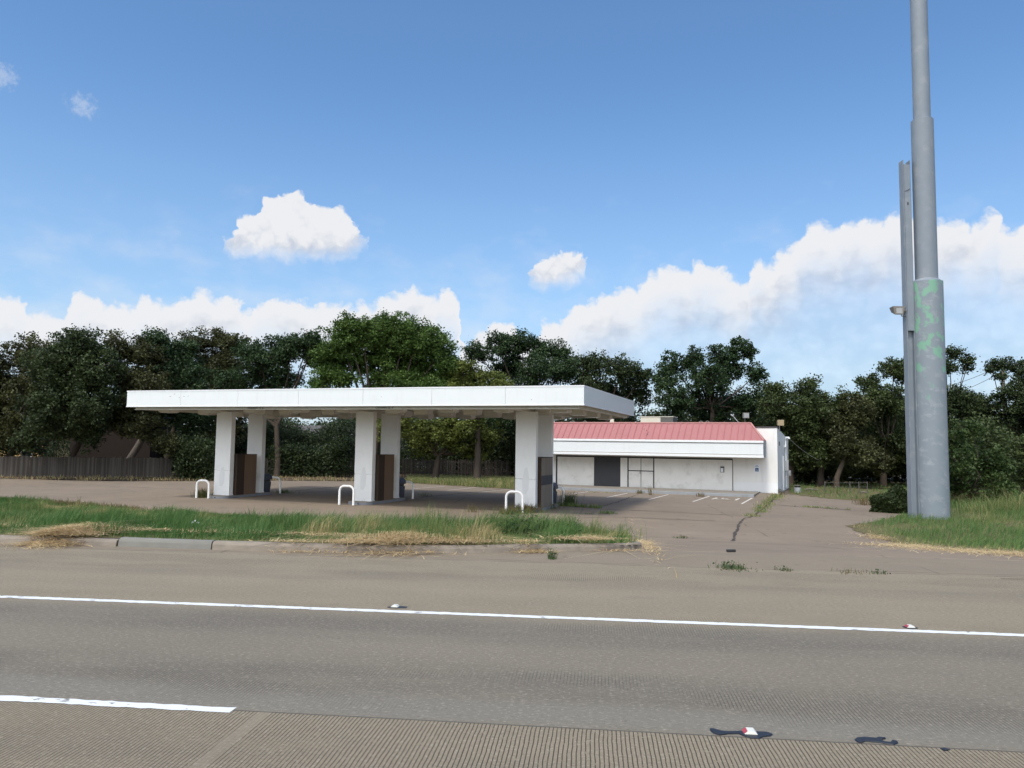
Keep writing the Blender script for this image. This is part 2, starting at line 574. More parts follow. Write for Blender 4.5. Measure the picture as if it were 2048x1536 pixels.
M['soffit'] = mat_simple('soffit_cream_metal', (0.58, 0.55, 0.48), 0.55, 0.06, 2.0, (0.36, 0.32, 0.26), 0.4)
M['lamp'] = mat_simple('canopy_lamp_cream', (0.64, 0.61, 0.54), 0.5, 0.06, 2.0, (0.42, 0.37, 0.30), 0.4)
M['lens'] = mat_simple('lamp_lens', (0.55, 0.54, 0.48), 0.3, 0.1, 5.0)
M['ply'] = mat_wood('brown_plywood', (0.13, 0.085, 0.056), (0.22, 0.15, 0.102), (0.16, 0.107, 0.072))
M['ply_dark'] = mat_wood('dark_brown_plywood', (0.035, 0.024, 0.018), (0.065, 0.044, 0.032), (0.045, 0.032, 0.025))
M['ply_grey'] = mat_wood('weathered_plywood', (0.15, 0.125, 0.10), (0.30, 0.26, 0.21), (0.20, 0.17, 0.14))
M['charcoal'] = mat_simple('charcoal_paint', (0.042, 0.044, 0.051), 0.7, 0.15, 4.0)
M['island'] = mat_simple('island_blue_grey', (0.20, 0.215, 0.245), 0.75, 0.15, 3.0, (0.12, 0.11, 0.10), 0.5)
M['bin'] = mat_simple('bin_dark_blue_plastic', (0.035, 0.042, 0.06), 0.5, 0.15, 5.0)
M['bollard'] = mat_simple('bollard_white_paint', (0.82, 0.82, 0.81), 0.4, 0.03, 5.0, (0.5, 0.45, 0.38), 0.35)
M['wall'] = mat_wall()
M['board'] = mat_simple('whitewashed_board', (0.76, 0.755, 0.735), 0.8, 0.07, 1.4, (0.50, 0.49, 0.465), 0.55, bump=0.1)
M['frame'] = mat_simple('dark_frame', (0.025, 0.024, 0.026), 0.5, 0.2, 4.0)
M['roof'] = mat_simple('faded_red_metal_roof', (0.335, 0.145, 0.144), 0.7, 0.08, 1.2, (0.39, 0.19, 0.185), 0.4, streak=True, spec=0.2)
M['roof_trim'] = mat_simple('faded_red_trim', (0.44, 0.21, 0.195), 0.5, 0.06, 2.0)
M['coping'] = mat_simple('dark_coping', (0.045, 0.038, 0.038), 0.6, 0.2, 3.0)
M['galv'] = mat_simple('galvanised_grey', (0.42, 0.43, 0.44), 0.45, 0.12, 5.0, (0.25, 0.24, 0.23), 0.3, metal=0.3)
M['beige'] = mat_simple('beige_enclosure', (0.60, 0.55, 0.45), 0.55, 0.06, 3.0)
M['tan'] = mat_simple('tan_floodlight', (0.36, 0.28, 0.17), 0.5, 0.12, 6.0)
M['grille'] = mat_simple('dark_grille', (0.10, 0.095, 0.085), 0.6, 0.3, 30.0)
M['pole'] = mat_pole()
M['beam'] = mat_simple('beam_grey_paint', (0.185, 0.217, 0.252), 0.55, 0.1, 2.0, (0.33, 0.33, 0.34), 0.4, bump=0.1)
M['glass'] = mat_simple('floodlight_glass', (0.30, 0.31, 0.31), 0.15, 0.1, 4.0)
M['dkmetal'] = mat_simple('grey_brown_metal', (0.17, 0.155, 0.135), 0.5, 0.15, 6.0)
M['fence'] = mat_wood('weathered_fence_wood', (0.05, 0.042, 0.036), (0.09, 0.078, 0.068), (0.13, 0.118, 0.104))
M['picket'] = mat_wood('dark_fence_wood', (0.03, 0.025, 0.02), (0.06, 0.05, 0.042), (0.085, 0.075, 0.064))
M['bark'] = mat_wood('tree_bark', (0.045, 0.034, 0.026), (0.10, 0.08, 0.062), (0.07, 0.055, 0.042))
M['bark_pale'] = mat_wood('pale_bark', (0.12, 0.10, 0.085), (0.21, 0.18, 0.155), (0.16, 0.135, 0.115))
M['tar'] = mat_simple('tar', (0.012, 0.013, 0.018), 0.45, 0.2, 20.0)
M['marker'] = mat_simple('marker_white', (0.62, 0.62, 0.56), 0.4, 0.08, 40.0, (0.5, 0.48, 0.42), 0.4)
M['red'] = mat_simple('marker_red', (0.38, 0.035, 0.045), 0.3, 0.15, 60.0)
M['crack'] = mat_simple('crack_dark', (0.05, 0.04, 0.032), 0.95, 0.3, 5.0)
M['blue'] = mat_simple('sign_blue', (0.05, 0.09, 0.22), 0.5, 0.05, 5.0)
M['signw'] = mat_simple('sign_white', (0.72, 0.78, 0.84), 0.5, 0.05, 5.0)
M['ink'] = mat_simple('black_lettering', (0.02, 0.02, 0.02), 0.6, 0.1, 5.0)
M['walk'] = mat_simple('walkway_concrete', (0.215, 0.19, 0.158), 0.9, 0.15, 2.0, (0.16, 0.145, 0.13), 0.4, bump=0.15)
M['kerbblue'] = mat_simple('faded_blue_kerb', (0.26, 0.275, 0.29), 0.85, 0.2, 2.0, (0.15, 0.13, 0.11), 0.55)
M['litter'] = mat_simple('litter_white', (0.82, 0.82, 0.82), 0.6, 0.05, 10.0)
M['wire'] = mat_simple('black_cable', (0.03, 0.03, 0.03), 0.6, 0.1, 5.0)
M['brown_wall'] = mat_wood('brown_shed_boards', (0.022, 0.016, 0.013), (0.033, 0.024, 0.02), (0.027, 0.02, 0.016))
M['yellow'] = mat_simple('yellow_siding', (0.55, 0.38, 0.16), 0.8, 0.08, 2.0)
M['pale'] = mat_simple('pale_siding', (0.36, 0.38, 0.40), 0.8, 0.06, 2.0)
M['shingle'] = mat_simple('dark_shingles', (0.09, 0.085, 0.08), 0.9, 0.25, 6.0)
M['window'] = mat_simple('dark_window_glass', (0.03, 0.035, 0.04), 0.1, 0.1, 2.0)


def mat_line():
    mt, nt, bs = NT('road_line_paint')
    g = G(nt)
    co = g.coord()
    n = g.noise(g.vm('MULTIPLY', co, (0.8, 1.5, 1)), 6.0, 6, 0.7)
    n2 = g.noise(co, 1.1, 3)
    w = g.ss(g.m('ADD', n, g.m('MULTIPLY', n2, 0.3)), 0.50, 0.56)
    c = g.mix(w, (0.2, 0.19, 0.175), (0.66, 0.67, 0.67))
    nt.links.new(c, bs.inputs['Base Color'])
    bs.inputs['Roughness'].default_value = 0.7
    return mt


M['line'] = mat_line()
M['worn'] = mat_simple('worn_parking_paint', (0.62, 0.58, 0.53), 0.85, 0.12, 5.0, (0.3, 0.25, 0.2), 0.5)

# foliage palettes
LEAF = {
    'oak': mat_leaf('oak_leaves', (0.019, 0.030, 0.012), (0.047, 0.069, 0.026), (0.094, 0.128, 0.047)),
    'brown': mat_leaf('brownish_oak_leaves', (0.029, 0.032, 0.012), (0.066, 0.072, 0.028), (0.124, 0.129, 0.047)),
    'deep': mat_leaf('deep_green_leaves', (0.017, 0.032, 0.012), (0.040, 0.072, 0.028), (0.080, 0.126, 0.047)),
    'bright': mat_leaf('bright_elm_leaves', (0.035, 0.063, 0.012), (0.077, 0.135, 0.030), (0.146, 0.225, 0.055)),
    'yellow': mat_leaf('yellow_green_leaves', (0.055, 0.069, 0.014), (0.117, 0.143, 0.032), (0.214, 0.240, 0.058)),
    'olive': mat_leaf('olive_leaves', (0.026, 0.038, 0.013), (0.062, 0.085, 0.028), (0.115, 0.15, 0.048)),
    'shrub': mat_leaf('shrub_leaves', (0.021, 0.037, 0.010), (0.048, 0.08, 0.022), (0.094, 0.135, 0.04)),
    'box': mat_leaf('clipped_shrub_leaves', (0.018, 0.028, 0.009), (0.04, 0.06, 0.018), (0.075, 0.105, 0.034)),
}
GRASS = mat_leaf('grass_blades', (0.50, 0.385, 0.20), (0.18, 0.24, 0.078), (0.064, 0.158, 0.042), 0.4, 0.6)
STRAW = mat_leaf('dry_straw', (0.40, 0.28, 0.14), (0.58, 0.44, 0.24), (0.72, 0.58, 0.35), 0.25, 0.7)
WEED = mat_leaf('weed_stems', (0.16, 0.11, 0.05), (0.13, 0.125, 0.045), (0.055, 0.10, 0.035), 0.3, 0.6)

RZ = -ALPHA      # road-frame objects: local x = along the road, local y = across


def grid_sheet(name, u0, u1, v0, v1, du, vs, mat, zoff, poly=None, zf=None):
    us = np.arange(u0, u1 + du * 0.5, du)
    UU, VV = np.meshgrid(us, vs)
    zz = zprof(VV) + zoff if zf is None else zf(UU, VV)
    V = np.stack([UU.ravel(), VV.ravel(), zz.ravel()], 1)
    nu, nv = len(us), len(vs)
    i, j = np.meshgrid(np.arange(nu - 1), np.arange(nv - 1))
    a = (j * nu + i).ravel()
    Fc = np.stack([a, a + 1, a + nu + 1, a + nu], 1)
    if poly is not None:
        cu = V[Fc][:, :, 0].mean(1)
        cv = V[Fc][:, :, 1].mean(1)
        Fc = Fc[inside(cu, cv, poly)]
        used = np.unique(Fc)
        rm = -np.ones(len(V), int)
        rm[used] = np.arange(len(used))
        V, Fc = V[used], rm[Fc]
    o = np_mesh(name, V, [Fc], mat, smooth=True)
    o.rotation_euler = (0, 0, RZ)
    return o


def uv(p):
    return (float(uof(p[:2])), float(vof(p[:2])))


def xyz_of(u, v):
    return np.stack([u * EU[0] + v * EV[0], u * EU[1] + v * EV[1]], -1)


# ------------------------------------------------------------------ setting: ground, road, lot
vs = np.concatenate([[-600, -200, -60, -20, -8], np.arange(-4, V_EDGE, 2.0), np.arange(V_EDGE, V_DROP1 + 0.5, 0.5), np.arange(V_DROP1 + 4, 80, 6.0), [120, 300, 900]])
tag(grid_sheet('ground', -900, 900, 0, 0, 20, vs, M['ground'], -0.06), 'flat ground under the trees and beyond the lot', 'ground', kind='structure')
vs = np.array([-14, -8, -3, 0, 3, 6, 9, V_EDGE])
tag(grid_sheet('road', -120, 120, 0, 0, 4, vs, M['road'], 0.0), 'concrete road with grooved lanes in the foreground', 'road', kind='structure')
vs = np.concatenate([np.arange(V_EDGE + 0.002, V_DROP1 + 0.5, 0.4), np.arange(V_DROP1 + 1, 64, 4.0)])
lot_back = [on_ground(x, y) for x, y in ((-700, 948), (-100, 955), (0, 957), (200, 962), (360, 962), (540, 961), (700, 962), (830, 966), (930, 972), (1030, 978), (1110, 968), (1580, 990), (1640, 995), (1740, 1003), (1790, 1022))]
tag(grid_sheet('parking_lot', -75, 45, 0, 0, 0.5, vs, M['lot'], -0.004), 'stained tan concrete of the empty forecourt and driveway', 'pavement', kind='structure')


def strip(name, pts, w, mat, dz, label, cat, kind='structure', group=None, w_noise=0.0, sub=1):
    """flat strip along ground points (world)"""
    P = []
    for a, b in zip(pts[:-1], pts[1:]):
        n = max(1, int(np.linalg.norm(np.asarray(b)[:2] - np.asarray(a)[:2]) / 0.35)) if sub else 1
        for k in range(n): P.append(np.asarray(a) + (np.asarray(b) - np.asarray(a)) * k / n)
    P.append(np.asarray(pts[-1]))
    vs_, fs = [], []
    for i, p in enumerate(P):
        d = (P[min(i + 1, len(P) - 1)] - P[max(i - 1, 0)])[:2]
        d = d / (np.linalg.norm(d) + 1e-9)
        nrm = np.array([-d[1], d[0]])
        j = (random.random() - 0.5) * w_noise
        ww = w * (1 + (random.random() - 0.5) * (1.2 if w_noise else 0))
        for sg in (-1, 1):
            q = p[:2] + nrm * (sg * ww / 2 + j)
            vs_.append((q[0], q[1], float(zxy(q[0], q[1])) + dz))
    for i in range(len(P) - 1):
        fs.append((2 * i, 2 * i + 2, 2 * i + 3, 2 * i + 1))
    mb = MB()
    mb.add(vs_, fs)
    o = mb.build(name, mat)
    return tag(o, label, cat, group, kind)


def uvline(name, u0, u1, v, w, mat, label):
    n = max(2, int((u1 - u0) / 0.06))
    us = np.linspace(u0, u1, n)
    jit = lambda: (RNG.random(n) - 0.5) * 0.02
    V = np.concatenate([np.stack([us, v - w / 2 + jit(), np.full(n, 0.004)], 1), np.stack([us, v + w / 2 + jit(), np.full(n, 0.004)], 1)])
    a = np.arange(n - 1)
    o = np_mesh(name, V, [np.stack([a, a + 1, a + n + 1, a + n], 1)], mat)
    o.rotation_euler = (0, 0, RZ)
    return tag(o, label, 'road marking', kind='structure')


uvline('edge_line', -60, 60, V_SOLID, 0.125, M['line'], 'long solid white edge line crossing the whole road')
_e = uv(at_z(470, 1418, 0))
_v1 = float((vof(at_z(0, 1398, 0)[:2]) + vof(at_z(300, 1411, 0)[:2])) / 2)
uvline('lane_dash', _e[0] - 3.05, _e[0], _v1, 0.11, M['line'], 'short chipped white lane dash at the lower left of the road')

# ------------------------------------------------------------------ verges
KERB_PX = [(-900, 1063), (-300, 1078), (0, 1086), (236, 1093), (424, 1099), (700, 1106), (820, 1107), (950, 1106), (1084, 1101), (1180, 1098), (1240, 1096.5), (1276, 1094), (1291, 1089), (1290, 1083), (1272, 1077)]
kerb_w = [at_z(x, y, 0.0) for x, y in KERB_PX]
VERGE_BACK_PX = [(1262, 1074), (1225, 1067), (1180, 1062), (1120, 1052), (1060, 1050), (1000, 1053), (930, 1057), (860, 1058), (790, 1052), (700, 1046), (620, 1041), (560, 1039), (430, 1032), (300, 1025), (180, 1016), (100, 1007), (0, 1001), (-300, 985), (-900, 960)]
back_w = [on_ground(x, y) for x, y in VERGE_BACK_PX]
def offs(pts, w_):
    out_ = []
    for i, p in enumerate(pts):
        d = (np.asarray(pts[min(i + 1, len(pts) - 1)]) - np.asarray(pts[max(i - 1, 0)]))[:2]
        d = d / (np.linalg.norm(d) + 1e-9)
        out_.append(np.asarray(p)[:2] + np.array([-d[1], d[0]]) * w_)
    return out_


verge_poly = [uv(p) for p in offs(kerb_w, 0.13)] + [uv(p) for p in back_w]
VP = np.array(verge_poly)


def poly_dist(u, v, poly):
    d = np.full(len(u), 1e9)
    P = np.stack([u, v], 1)
    for i in range(len(poly)):
        a = np.array(poly[i])
        b = np.array(poly[(i + 1) % len(poly)])
        ab = b - a
        t = np.clip(((P - a) @ ab) / (ab @ ab + 1e-12), 0, 1)
        d = np.minimum(d, np.linalg.norm(P - a - t[:, None] * ab, axis=1))
    return d


def verge_z(u, v):
    u = np.asarray(u, float)
    v = np.asarray(v, float)
    near = np.clip(1 - (v - V_EDGE) / 5.0, 0, 1)
    db_ = np.full(u.size, 1e9)
    bb = [uv(p) for p in back_w]
    for a, b in zip(bb[:-1], bb[1:]):
        a, b = np.array(a), np.array(b)
        ab = b - a
        t = np.clip(((u.ravel() - a[0]) * ab[0] + (v.ravel() - a[1]) * ab[1]) / (ab @ ab + 1e-9), 0, 1)
        db_ = np.minimum(db_, np.hypot(u.ravel() - a[0] - t * ab[0], v.ravel() - a[1] - t * ab[1]))
    tp = np.clip(db_ / 0.7, 0, 1).reshape(u.shape)
    return zprof(v) + 0.006 + (0.03 + 0.085 * near + 0.03 * vnoise(u, v, 1.2, 5)) * tp


def sheet_poly(name, poly, du, mat, zf, label, cat, kind='structure'):
    P = np.array(poly)
    vs_ = np.arange(P[:, 1].min(), P[:, 1].max() + du, du)
    o = grid_sheet(name, P[:, 0].min(), P[:, 0].max() + du, 0, 0, du, vs_, mat, 0, poly=poly, zf=zf)
    return tag(o, label, cat, kind=kind)


sheet_poly('verge', verge_poly, 0.15, M['soil'], verge_z, 'raised soil strip under the grass between road and forecourt', 'verge')

RV_PX_F = [(1690, 1052), (1730, 1068), (1780, 1084), (1850, 1096), (1950, 1104), (2048, 1110), (2300, 1122), (2700, 1135)]
RV_PX_B = [(2700, 985), (2300, 985), (2048, 988), (1950, 990), (1880, 998), (1835, 1010), (1815, 1028), (1760, 1042)]
rv_poly = [uv(on_ground(x, y)) for x, y in RV_PX_F] + [uv(on_ground(x, y)) for x, y in RV_PX_B]


def rverge_z(u, v):
    u, v = np.asarray(u, float), np.asarray(v, float)
    tp = np.clip(poly_dist(u.ravel(), v.ravel(), rv_poly) / 0.8, 0, 1).reshape(u.shape)
    return zprof(v) + 0.004 + (0.05 + 0.05 * vnoise(u, v, 1.5, 9)) * tp


sheet_poly('verge', rv_poly, 0.2, M['soil'], rverge_z, 'soil under the grass around the big sign pole', 'verge')
bs_poly = [uv(on_ground(x, y)) for x, y in ((1578, 988), (1640, 996), (1745, 1004), (1800, 1020), (1860, 1010), (2300, 990), (2300, 960), (1760, 968), (1640, 968), (1580, 968))]
sheet_poly('grass_patch', bs_poly, 0.3, M['soil'], lambda u, v: zprof(v) + 0.006 + 0 * u, 'soil of the grass patch right of the store', 'soil')
bl_poly = [uv(p) for p in lot_back[:11]] + [uv(on_ground(x, y)) for x, y in ((1110, 935), (700, 930), (0, 930), (-700, 930))]
sheet_poly('leaf_litter', bl_poly, 0.4, M['dirt'], lambda u, v: zprof(v) + 0.02 + 0.05 * vnoise(u, v, 1.5, 3), 'brown leaf litter along the foot of the wooden fences', 'soil')
bk_poly = [(-120, 58), (-120, 110), (120, 110), (120, 50), (45, 50), (20, 60)]
sheet_poly('back_road', [uv(on_ground(x, y)) for x, y in ((1500, 955), (2300, 968), (2300, 958), (1500, 946))], 0.8, M['back_road'], lambda u, v: zprof(v) + 0.02, 'pale side street beyond the trees on the right', 'road')


# ---- kerb
def kerb_obj(pts, mat, label, h0=0.15, h1=0.12, w=0.17):
    prof = [(0.0, -0.05), (0.012, 0.6), (0.035, 0.88), (0.07, 1.0), (w, 1.0), (w, -0.3)]
    P = []
    for a, b in zip(pts[:-1], pts[1:]):
        n = max(1, int(np.linalg.norm((b - a)[:2]) / 0.25))
        for k in range(n): P.append(a + (b - a) * k / n)
    P.append(pts[-1])
    P = [np.array(p, float) for p in P]
    for _ in range(3):
        Q = [P[0]] + [(P[i - 1] + 2 * P[i] + P[i + 1]) / 4 for i in range(1, len(P) - 1)] + [P[-1]]
        P = Q
    vs_, fs = [], []
    n, k = len(P), len(prof)
    for i, p in enumerate(P):
        d = (P[min(i + 1, n - 1)] - P[max(i - 1, 0)])[:2]
        d /= np.linalg.norm(d) + 1e-9
        nr = np.array([-d[1], d[0]])
        h = h0 + (h1 - h0) * i / max(1, n - 1)
        g = float(zxy(p[0], p[1]))
        for o_, z in prof:
            j = (random.random() - 0.5) * 0.008
            q = p[:2] + nr * (o_ + j)
            vs_.append((q[0], q[1], g + z * h + (random.random() - 0.5) * 0.006))
    for i in range(n - 1):
        for j in range(k - 1):
            fs.append((i * k + j, (i + 1) * k + j, (i + 1) * k + j + 1, i * k + j + 1))
    fs.append(tuple(range(k)))
    fs.append(tuple((n - 1) * k + j for j in range(k - 1, -1, -1)))
    mb = MB()
    mb.add(vs_, fs)
    o = mb.build('kerb', mat)
    return tag(o, label, 'kerb', kind='structure')


def lerp(a, b, t):
    return a + (b - a) * t


kerb_obj(kerb_w[:3] + [lerp(kerb_w[2], kerb_w[3], 0.98)], M['kerb'], 'brown stained kerb along the left of the grass verge')
kerb_obj([kerb_w[3], lerp(kerb_w[3], kerb_w[4], 0.985)], M['kerb_new'], 'newer grey kerb section left of the stained kerb', 0.155, 0.15)
kerb_obj(kerb_w[4:], M['kerb'], 'stained kerb curving round the right end of the grass verge', 0.145, 0.11)


# ------------------------------------------------------------------ grass
def blades(name, P, h, w, tint, mat, lean=0.35, lean_dir=None, up=None, label=None, cat=None, flat=0.0, parent=None):
    n = len(P)
    az = RNG.random(n) * 2 * np.pi
    side = np.stack([np.cos(az), np.sin(az), np.zeros(n)], 1)
    la = RNG.random(n) * 2 * np.pi if lean_dir is None else lean_dir + RNG.normal(0, 0.9, n)
    ld = np.stack([np.cos(la), np.sin(la), np.zeros(n)], 1)
    le = (np.abs(RNG.normal(0, lean, n)) + 0.05)[:, None]
    hh = h[:, None]
    ww = (w if np.ndim(w) else np.full(n, w))[:, None]
    upv = np.array([0, 0, 1.0])
    mid = P + upv * hh * 0.55 * (1 - flat) + ld * hh * le * 0.35
    tip = P + upv * hh * (1 - flat) * np.clip(1 - le * 0.35, 0.3, 1) + ld * hh * le * (1.1 + flat)
    V = np.stack([P - side * ww / 2, P + side * ww / 2, mid - side * ww * 0.38, mid + side * ww * 0.38, tip], 1).reshape(-1, 3)
    b = np.arange(n) * 5
    q = np.stack([b, b + 1, b + 3, b + 2], 1)
    t = np.stack([b + 2, b + 3, b + 4], 1)
    o = np_mesh(name, V, [q, t], mat, parent=parent, attrs={'tint': np.concatenate([tint, tint])})
    if label: tag(o, label, cat, kind='stuff')
    return o


def scatter(poly, n, zf):
    P = np.array(poly)
    lo, hi = P.min(0), P.max(0)
    u = RNG.random(n) * (hi[0] - lo[0]) + lo[0]
    v = RNG.random(n) * (hi[1] - lo[1]) + lo[1]
    k = inside(u, v, poly)
    u, v = u[k], v[k]
    return u, v


def clip_u(poly, u0, u1):
    return [(min(max(u, u0), u1), v) for u, v in poly]


# main verge grass: dense where seen
vp = clip_u(verge_poly, -32, 40)
u, v = scatter(vp, 520000, verge_z)
d_all = poly_dist(u, v, verge_poly)
kerb_uv = np.array([uv(p) for p in kerb_w])
d_k = np.full(len(u), 1e9)
for a, b in zip(kerb_uv[:-1], kerb_uv[1:]):
    ab = b - a
    t = np.clip(((u - a[0]) * ab[0] + (v - a[1]) * ab[1]) / (ab @ ab + 1e-9), 0, 1)
    d_k = np.minimum(d_k, np.hypot(u - a[0] - t * ab[0], v - a[1] - t * ab[1]))
n1 = vnoise(u, v, 2.6, 11)
n2 = vnoise(u, v, 0.9, 12)
n3 = vnoise(u, v, 0.45, 13)
clump = 0.5 * n1 + 0.3 * n2 + 0.2 * n3
dens = np.clip(0.25 + 1.2 * clump, 0, 1) * np.where(d_k < 0.2, 0.15, 1) * np.clip(d_all / 0.25, 0.25, 1)
k = RNG.random(len(u)) < dens * 0.75
u, v, clump, d_k, n2, n1, n3 = u[k], v[k], clump[k], d_k[k], n2[k], n1[k], n3[k]
xy = xyz_of(u, v)
P = np.column_stack([xy, verge_z(u, v)])
right = np.clip((u + 16) / 14, 0.0, 1.0)        # taller towards the right
dry = np.clip(1.15 - d_k / 0.45, 0, 1) * 0.9 + np.clip((0.36 - clump) * 3.4, 0, 0.5)
tint = np.clip(0.9 - dry * 0.85 + RNG.normal(0, 0.13, len(u)), 0, 1)
tuft = np.clip((vnoise(u, v, 0.8, 71) - 0.45) * 2.6, 0, 1) * (0.35 + 0.65 * np.clip((d_k - 0.3) / 1.0, 0, 1))
tint = np.clip(tint + (vnoise(u, v, 1.7, 72) - 0.5) * 0.35 - np.clip((vnoise(u, v, 1.1, 73) - 0.68) * 5, 0, 0.55) * (d_k > 0.5), 0, 1)
h = (0.09 + 0.12 * clump + (0.2 + 0.30 * right) * tuft) * (0.4 + 0.6 * np.clip(d_k / 0.6, 0, 1)) * RNG.uniform(0.6, 1.35, len(u))
blades('grass', P, h, RNG.uniform(0.008, 0.017, len(u)), tint, GRASS, 0.6, lean_dir=-0.2 + 2.5 * (vnoise(u, v, 0.7, 74) - 0.5), label='long green grass with dry patches on the verge along the kerb', cat='grass')

# brown weeds along the far left edge of the verge
pts = [on_ground(x, y) for x, y in ((-60, 996), (0, 1001), (100, 1007), (180, 1014), (290, 1023))]
Q = []
for a, b in zip(pts[:-1], pts[1:]):
    n = 900
    t = RNG.random(n)[:, None]
    q = a + (b - a) * t
    Q.append(q + np.column_stack([RNG.normal(0, 0.3, n), RNG.normal(-0.25, 0.28, n), np.zeros(n)]))
Q = np.concatenate(Q)
Q[:, 2] = verge_z(uof(Q), vof(Q))
blades('brown_weeds', Q, RNG.uniform(0.08, 0.26, len(Q)), 0.02, np.clip(RNG.normal(0.25, 0.2, len(Q)), 0, 1), WEED, 0.5, label='low brown weeds along the back edge of the verge', cat='weeds')

# right verge grass
u, v = scatter(clip_u(rv_poly, 0, 34), 150000, rverge_z)
d_all = poly_dist(u, v, rv_poly)
clump = 0.55 * vnoise(u, v, 2.2, 21) + 0.45 * vnoise(u, v, 0.7, 22)
fr = np.array([uv(on_ground(x, y)) for x, y in RV_PX_F])
d_f = np.full(len(u), 1e9)
for a, b in zip(fr[:-1], fr[1:]):
    ab = b - a
    t = np.clip(((u - a[0]) * ab[0] + (v - a[1]) * ab[1]) / (ab @ ab + 1e-9), 0, 1)
    d_f = np.minimum(d_f, np.hypot(u - a[0] - t * ab[0], v - a[1] - t * ab[1]))
k = RNG.random(len(u)) < np.clip(0.3 + clump, 0, 1) * np.clip(d_all / 0.5, 0.2, 1)
u, v, clump, d_f = u[k], v[k], clump[k], d_f[k]
P = np.column_stack([xyz_of(u, v), rverge_z(u, v)])
dry = np.clip(1.1 - d_f / 0.9, 0, 1) + np.clip((0.42 - clump) * 2.5, 0, 0.7)
tint = np.clip(0.78 - dry * 0.65 + RNG.normal(0, 0.13, len(u)), 0, 1)
far = np.clip((v - V_EDGE - 3) / 8, 0, 1) * np.clip((u - 17) / 4, 0, 1)
h = (0.10 + 0.2 * clump + 0.55 * far * clump) * (0.35 + 0.65 * np.clip(d_f / 1.2, 0, 1)) * RNG.uniform(0.6, 1.35, len(u))
blades('grass', P, h, RNG.uniform(0.011, 0.022, len(u)), tint, GRASS, 0.5, lean_dir=-0.2, label='light green grass around the foot of the sign pole', cat='grass')

# grass patch by the store, sparse strip by the picket fence, scrub by the plank fence
u, v = scatter(bs_poly, 26000, None)
k = RNG.random(len(u)) < np.clip(vnoise(u, v, 1.5, 31) * 1.5, 0.1, 1)
u, v = u[k], v[k]
P = np.column_stack([xyz_of(u, v), zprof(v) + 0.04])
blades('grass', P, RNG.uniform(0.10, 0.30, len(u)), 0.035, np.clip(RNG.normal(0.72, 0.15, len(u)), 0, 1), GRASS, 0.45, label='short green grass patch behind the driveway right of the store', cat='grass')
gp = [uv(on_ground(x, y)) for x, y in ((815, 967), (930, 974), (1032, 980), (1032, 962), (930, 958), (815, 957))]
u, v = scatter(gp, 16000, None)
P = np.column_stack([xyz_of(u, v), zprof(v) + 0.04])
blades('grass', P, RNG.uniform(0.15, 0.5, len(u)), 0.03, np.clip(RNG.normal(0.4, 0.2, len(u)), 0, 1), GRASS, 0.45, label='pale long grass between the forecourt and the dark picket fence', cat='grass')
gp = [uv(on_ground(x, y)) for x, y in ((-200, 957), (0, 959), (200, 963), (360, 963), (540, 962), (820, 966), (820, 956), (540, 954), (360, 955), (0, 953), (-200, 950))]
u, v = scatter(gp, 12000, None)
k = RNG.random(len(u)) < vnoise(u, v, 1.3, 33) * 1.2
u, v = u[k], v[k]
P = np.column_stack([xyz_of(u, v), zprof(v) + 0.03])
blades('dry_grass', P, RNG.uniform(0.08, 0.3, len(u)), 0.035, np.clip(RNG.normal(0.12, 0.12, len(u)), 0, 1), GRASS, 0.6, label='dry brown grass along the foot of the plank fence', cat='grass')


# ---- dry straw
KU = kerb_uv[:-3, 0]
KV = kerb_uv[:-3, 1]
def straw(zones, label):
    Ps, Hs = [], []
    for (x, y, rx, ry, n, hz) in zones:
        c = on_ground(x, y)
        e = on_ground(x + rx, y)
        f = on_ground(x, y - ry)
        ru = np.linalg.norm((e - c)[:2])
        rv = np.linalg.norm((f - c)[:2])
        a = RNG.normal(0, 0.5, n)
        b = RNG.normal(0, 0.5, n)
        xy = c[:2] + np.outer(a * ru, EU) + np.outer(b * rv, EV)
        pil = hz * np.exp(-(a * a + b * b) * 1.5) * RNG.random(n)
        uu, vv_ = uof(xy), vof(xy)
        sd = np.interp(uu, KU, KV)
        on = np.clip((vv_ - sd + 0.03) / 0.05, 0, 1) * (uu < KU[-1] + 0.1)
        Ps.append(np.column_stack([xy, zxy(xy[:, 0], xy[:, 1]) * (1 - on) + on * 0.155 + 0.008 + pil]))
        Hs.append(RNG.uniform(0.10, 0.30, n))
    P = np.concatenate(Ps)
    H = np.concatenate(Hs)
    return blades('straw', P, H, RNG.uniform(0.010, 0.020, len(P)), RNG.random(len(P)), STRAW, 1.2, label=label, cat='straw', flat=0.8)


straw([(x_, 1086 + x_ * 0.0285 - 15 - (x_ > 950) * (x_ - 950) * 0.045, 40, 2.0, 60, 0.03) for x_ in range(-40, 1000, 45)], 'thin band of dry straw along the top of the kerb')
straw([(130, 1086, 60, 7, 2200, 0.16), (170, 1080, 60, 6, 1200, 0.16), (90, 1087, 40, 4, 500, 0.05)], 'heap of dry straw spilling over the kerb at far left')
straw([(800, 1099, 105, 8, 2900, 0.14), (730, 1103, 70, 4, 800, 0.05), (900, 1100, 80, 4, 900, 0.06), (600, 1103, 80, 2.5, 220, 0.01)], 'heap of dry straw lying over the middle of the kerb')
straw([(1290, 1090, 14, 8, 500, 0.03), (1180, 1099.5, 80, 2, 500, 0.01), (1060, 1104, 40, 2.5, 300, 0.015)], 'thin dry straw round the right end of the kerb')
straw([(1840, 1094, 70, 5, 1300, 0.02), (1950, 1104, 70, 4, 1100, 0.02), (1760, 1076, 30, 6, 500, 0.02), (2040, 1110, 50, 4, 600, 0.02)], 'dry straw edging the grass near the sign pole')

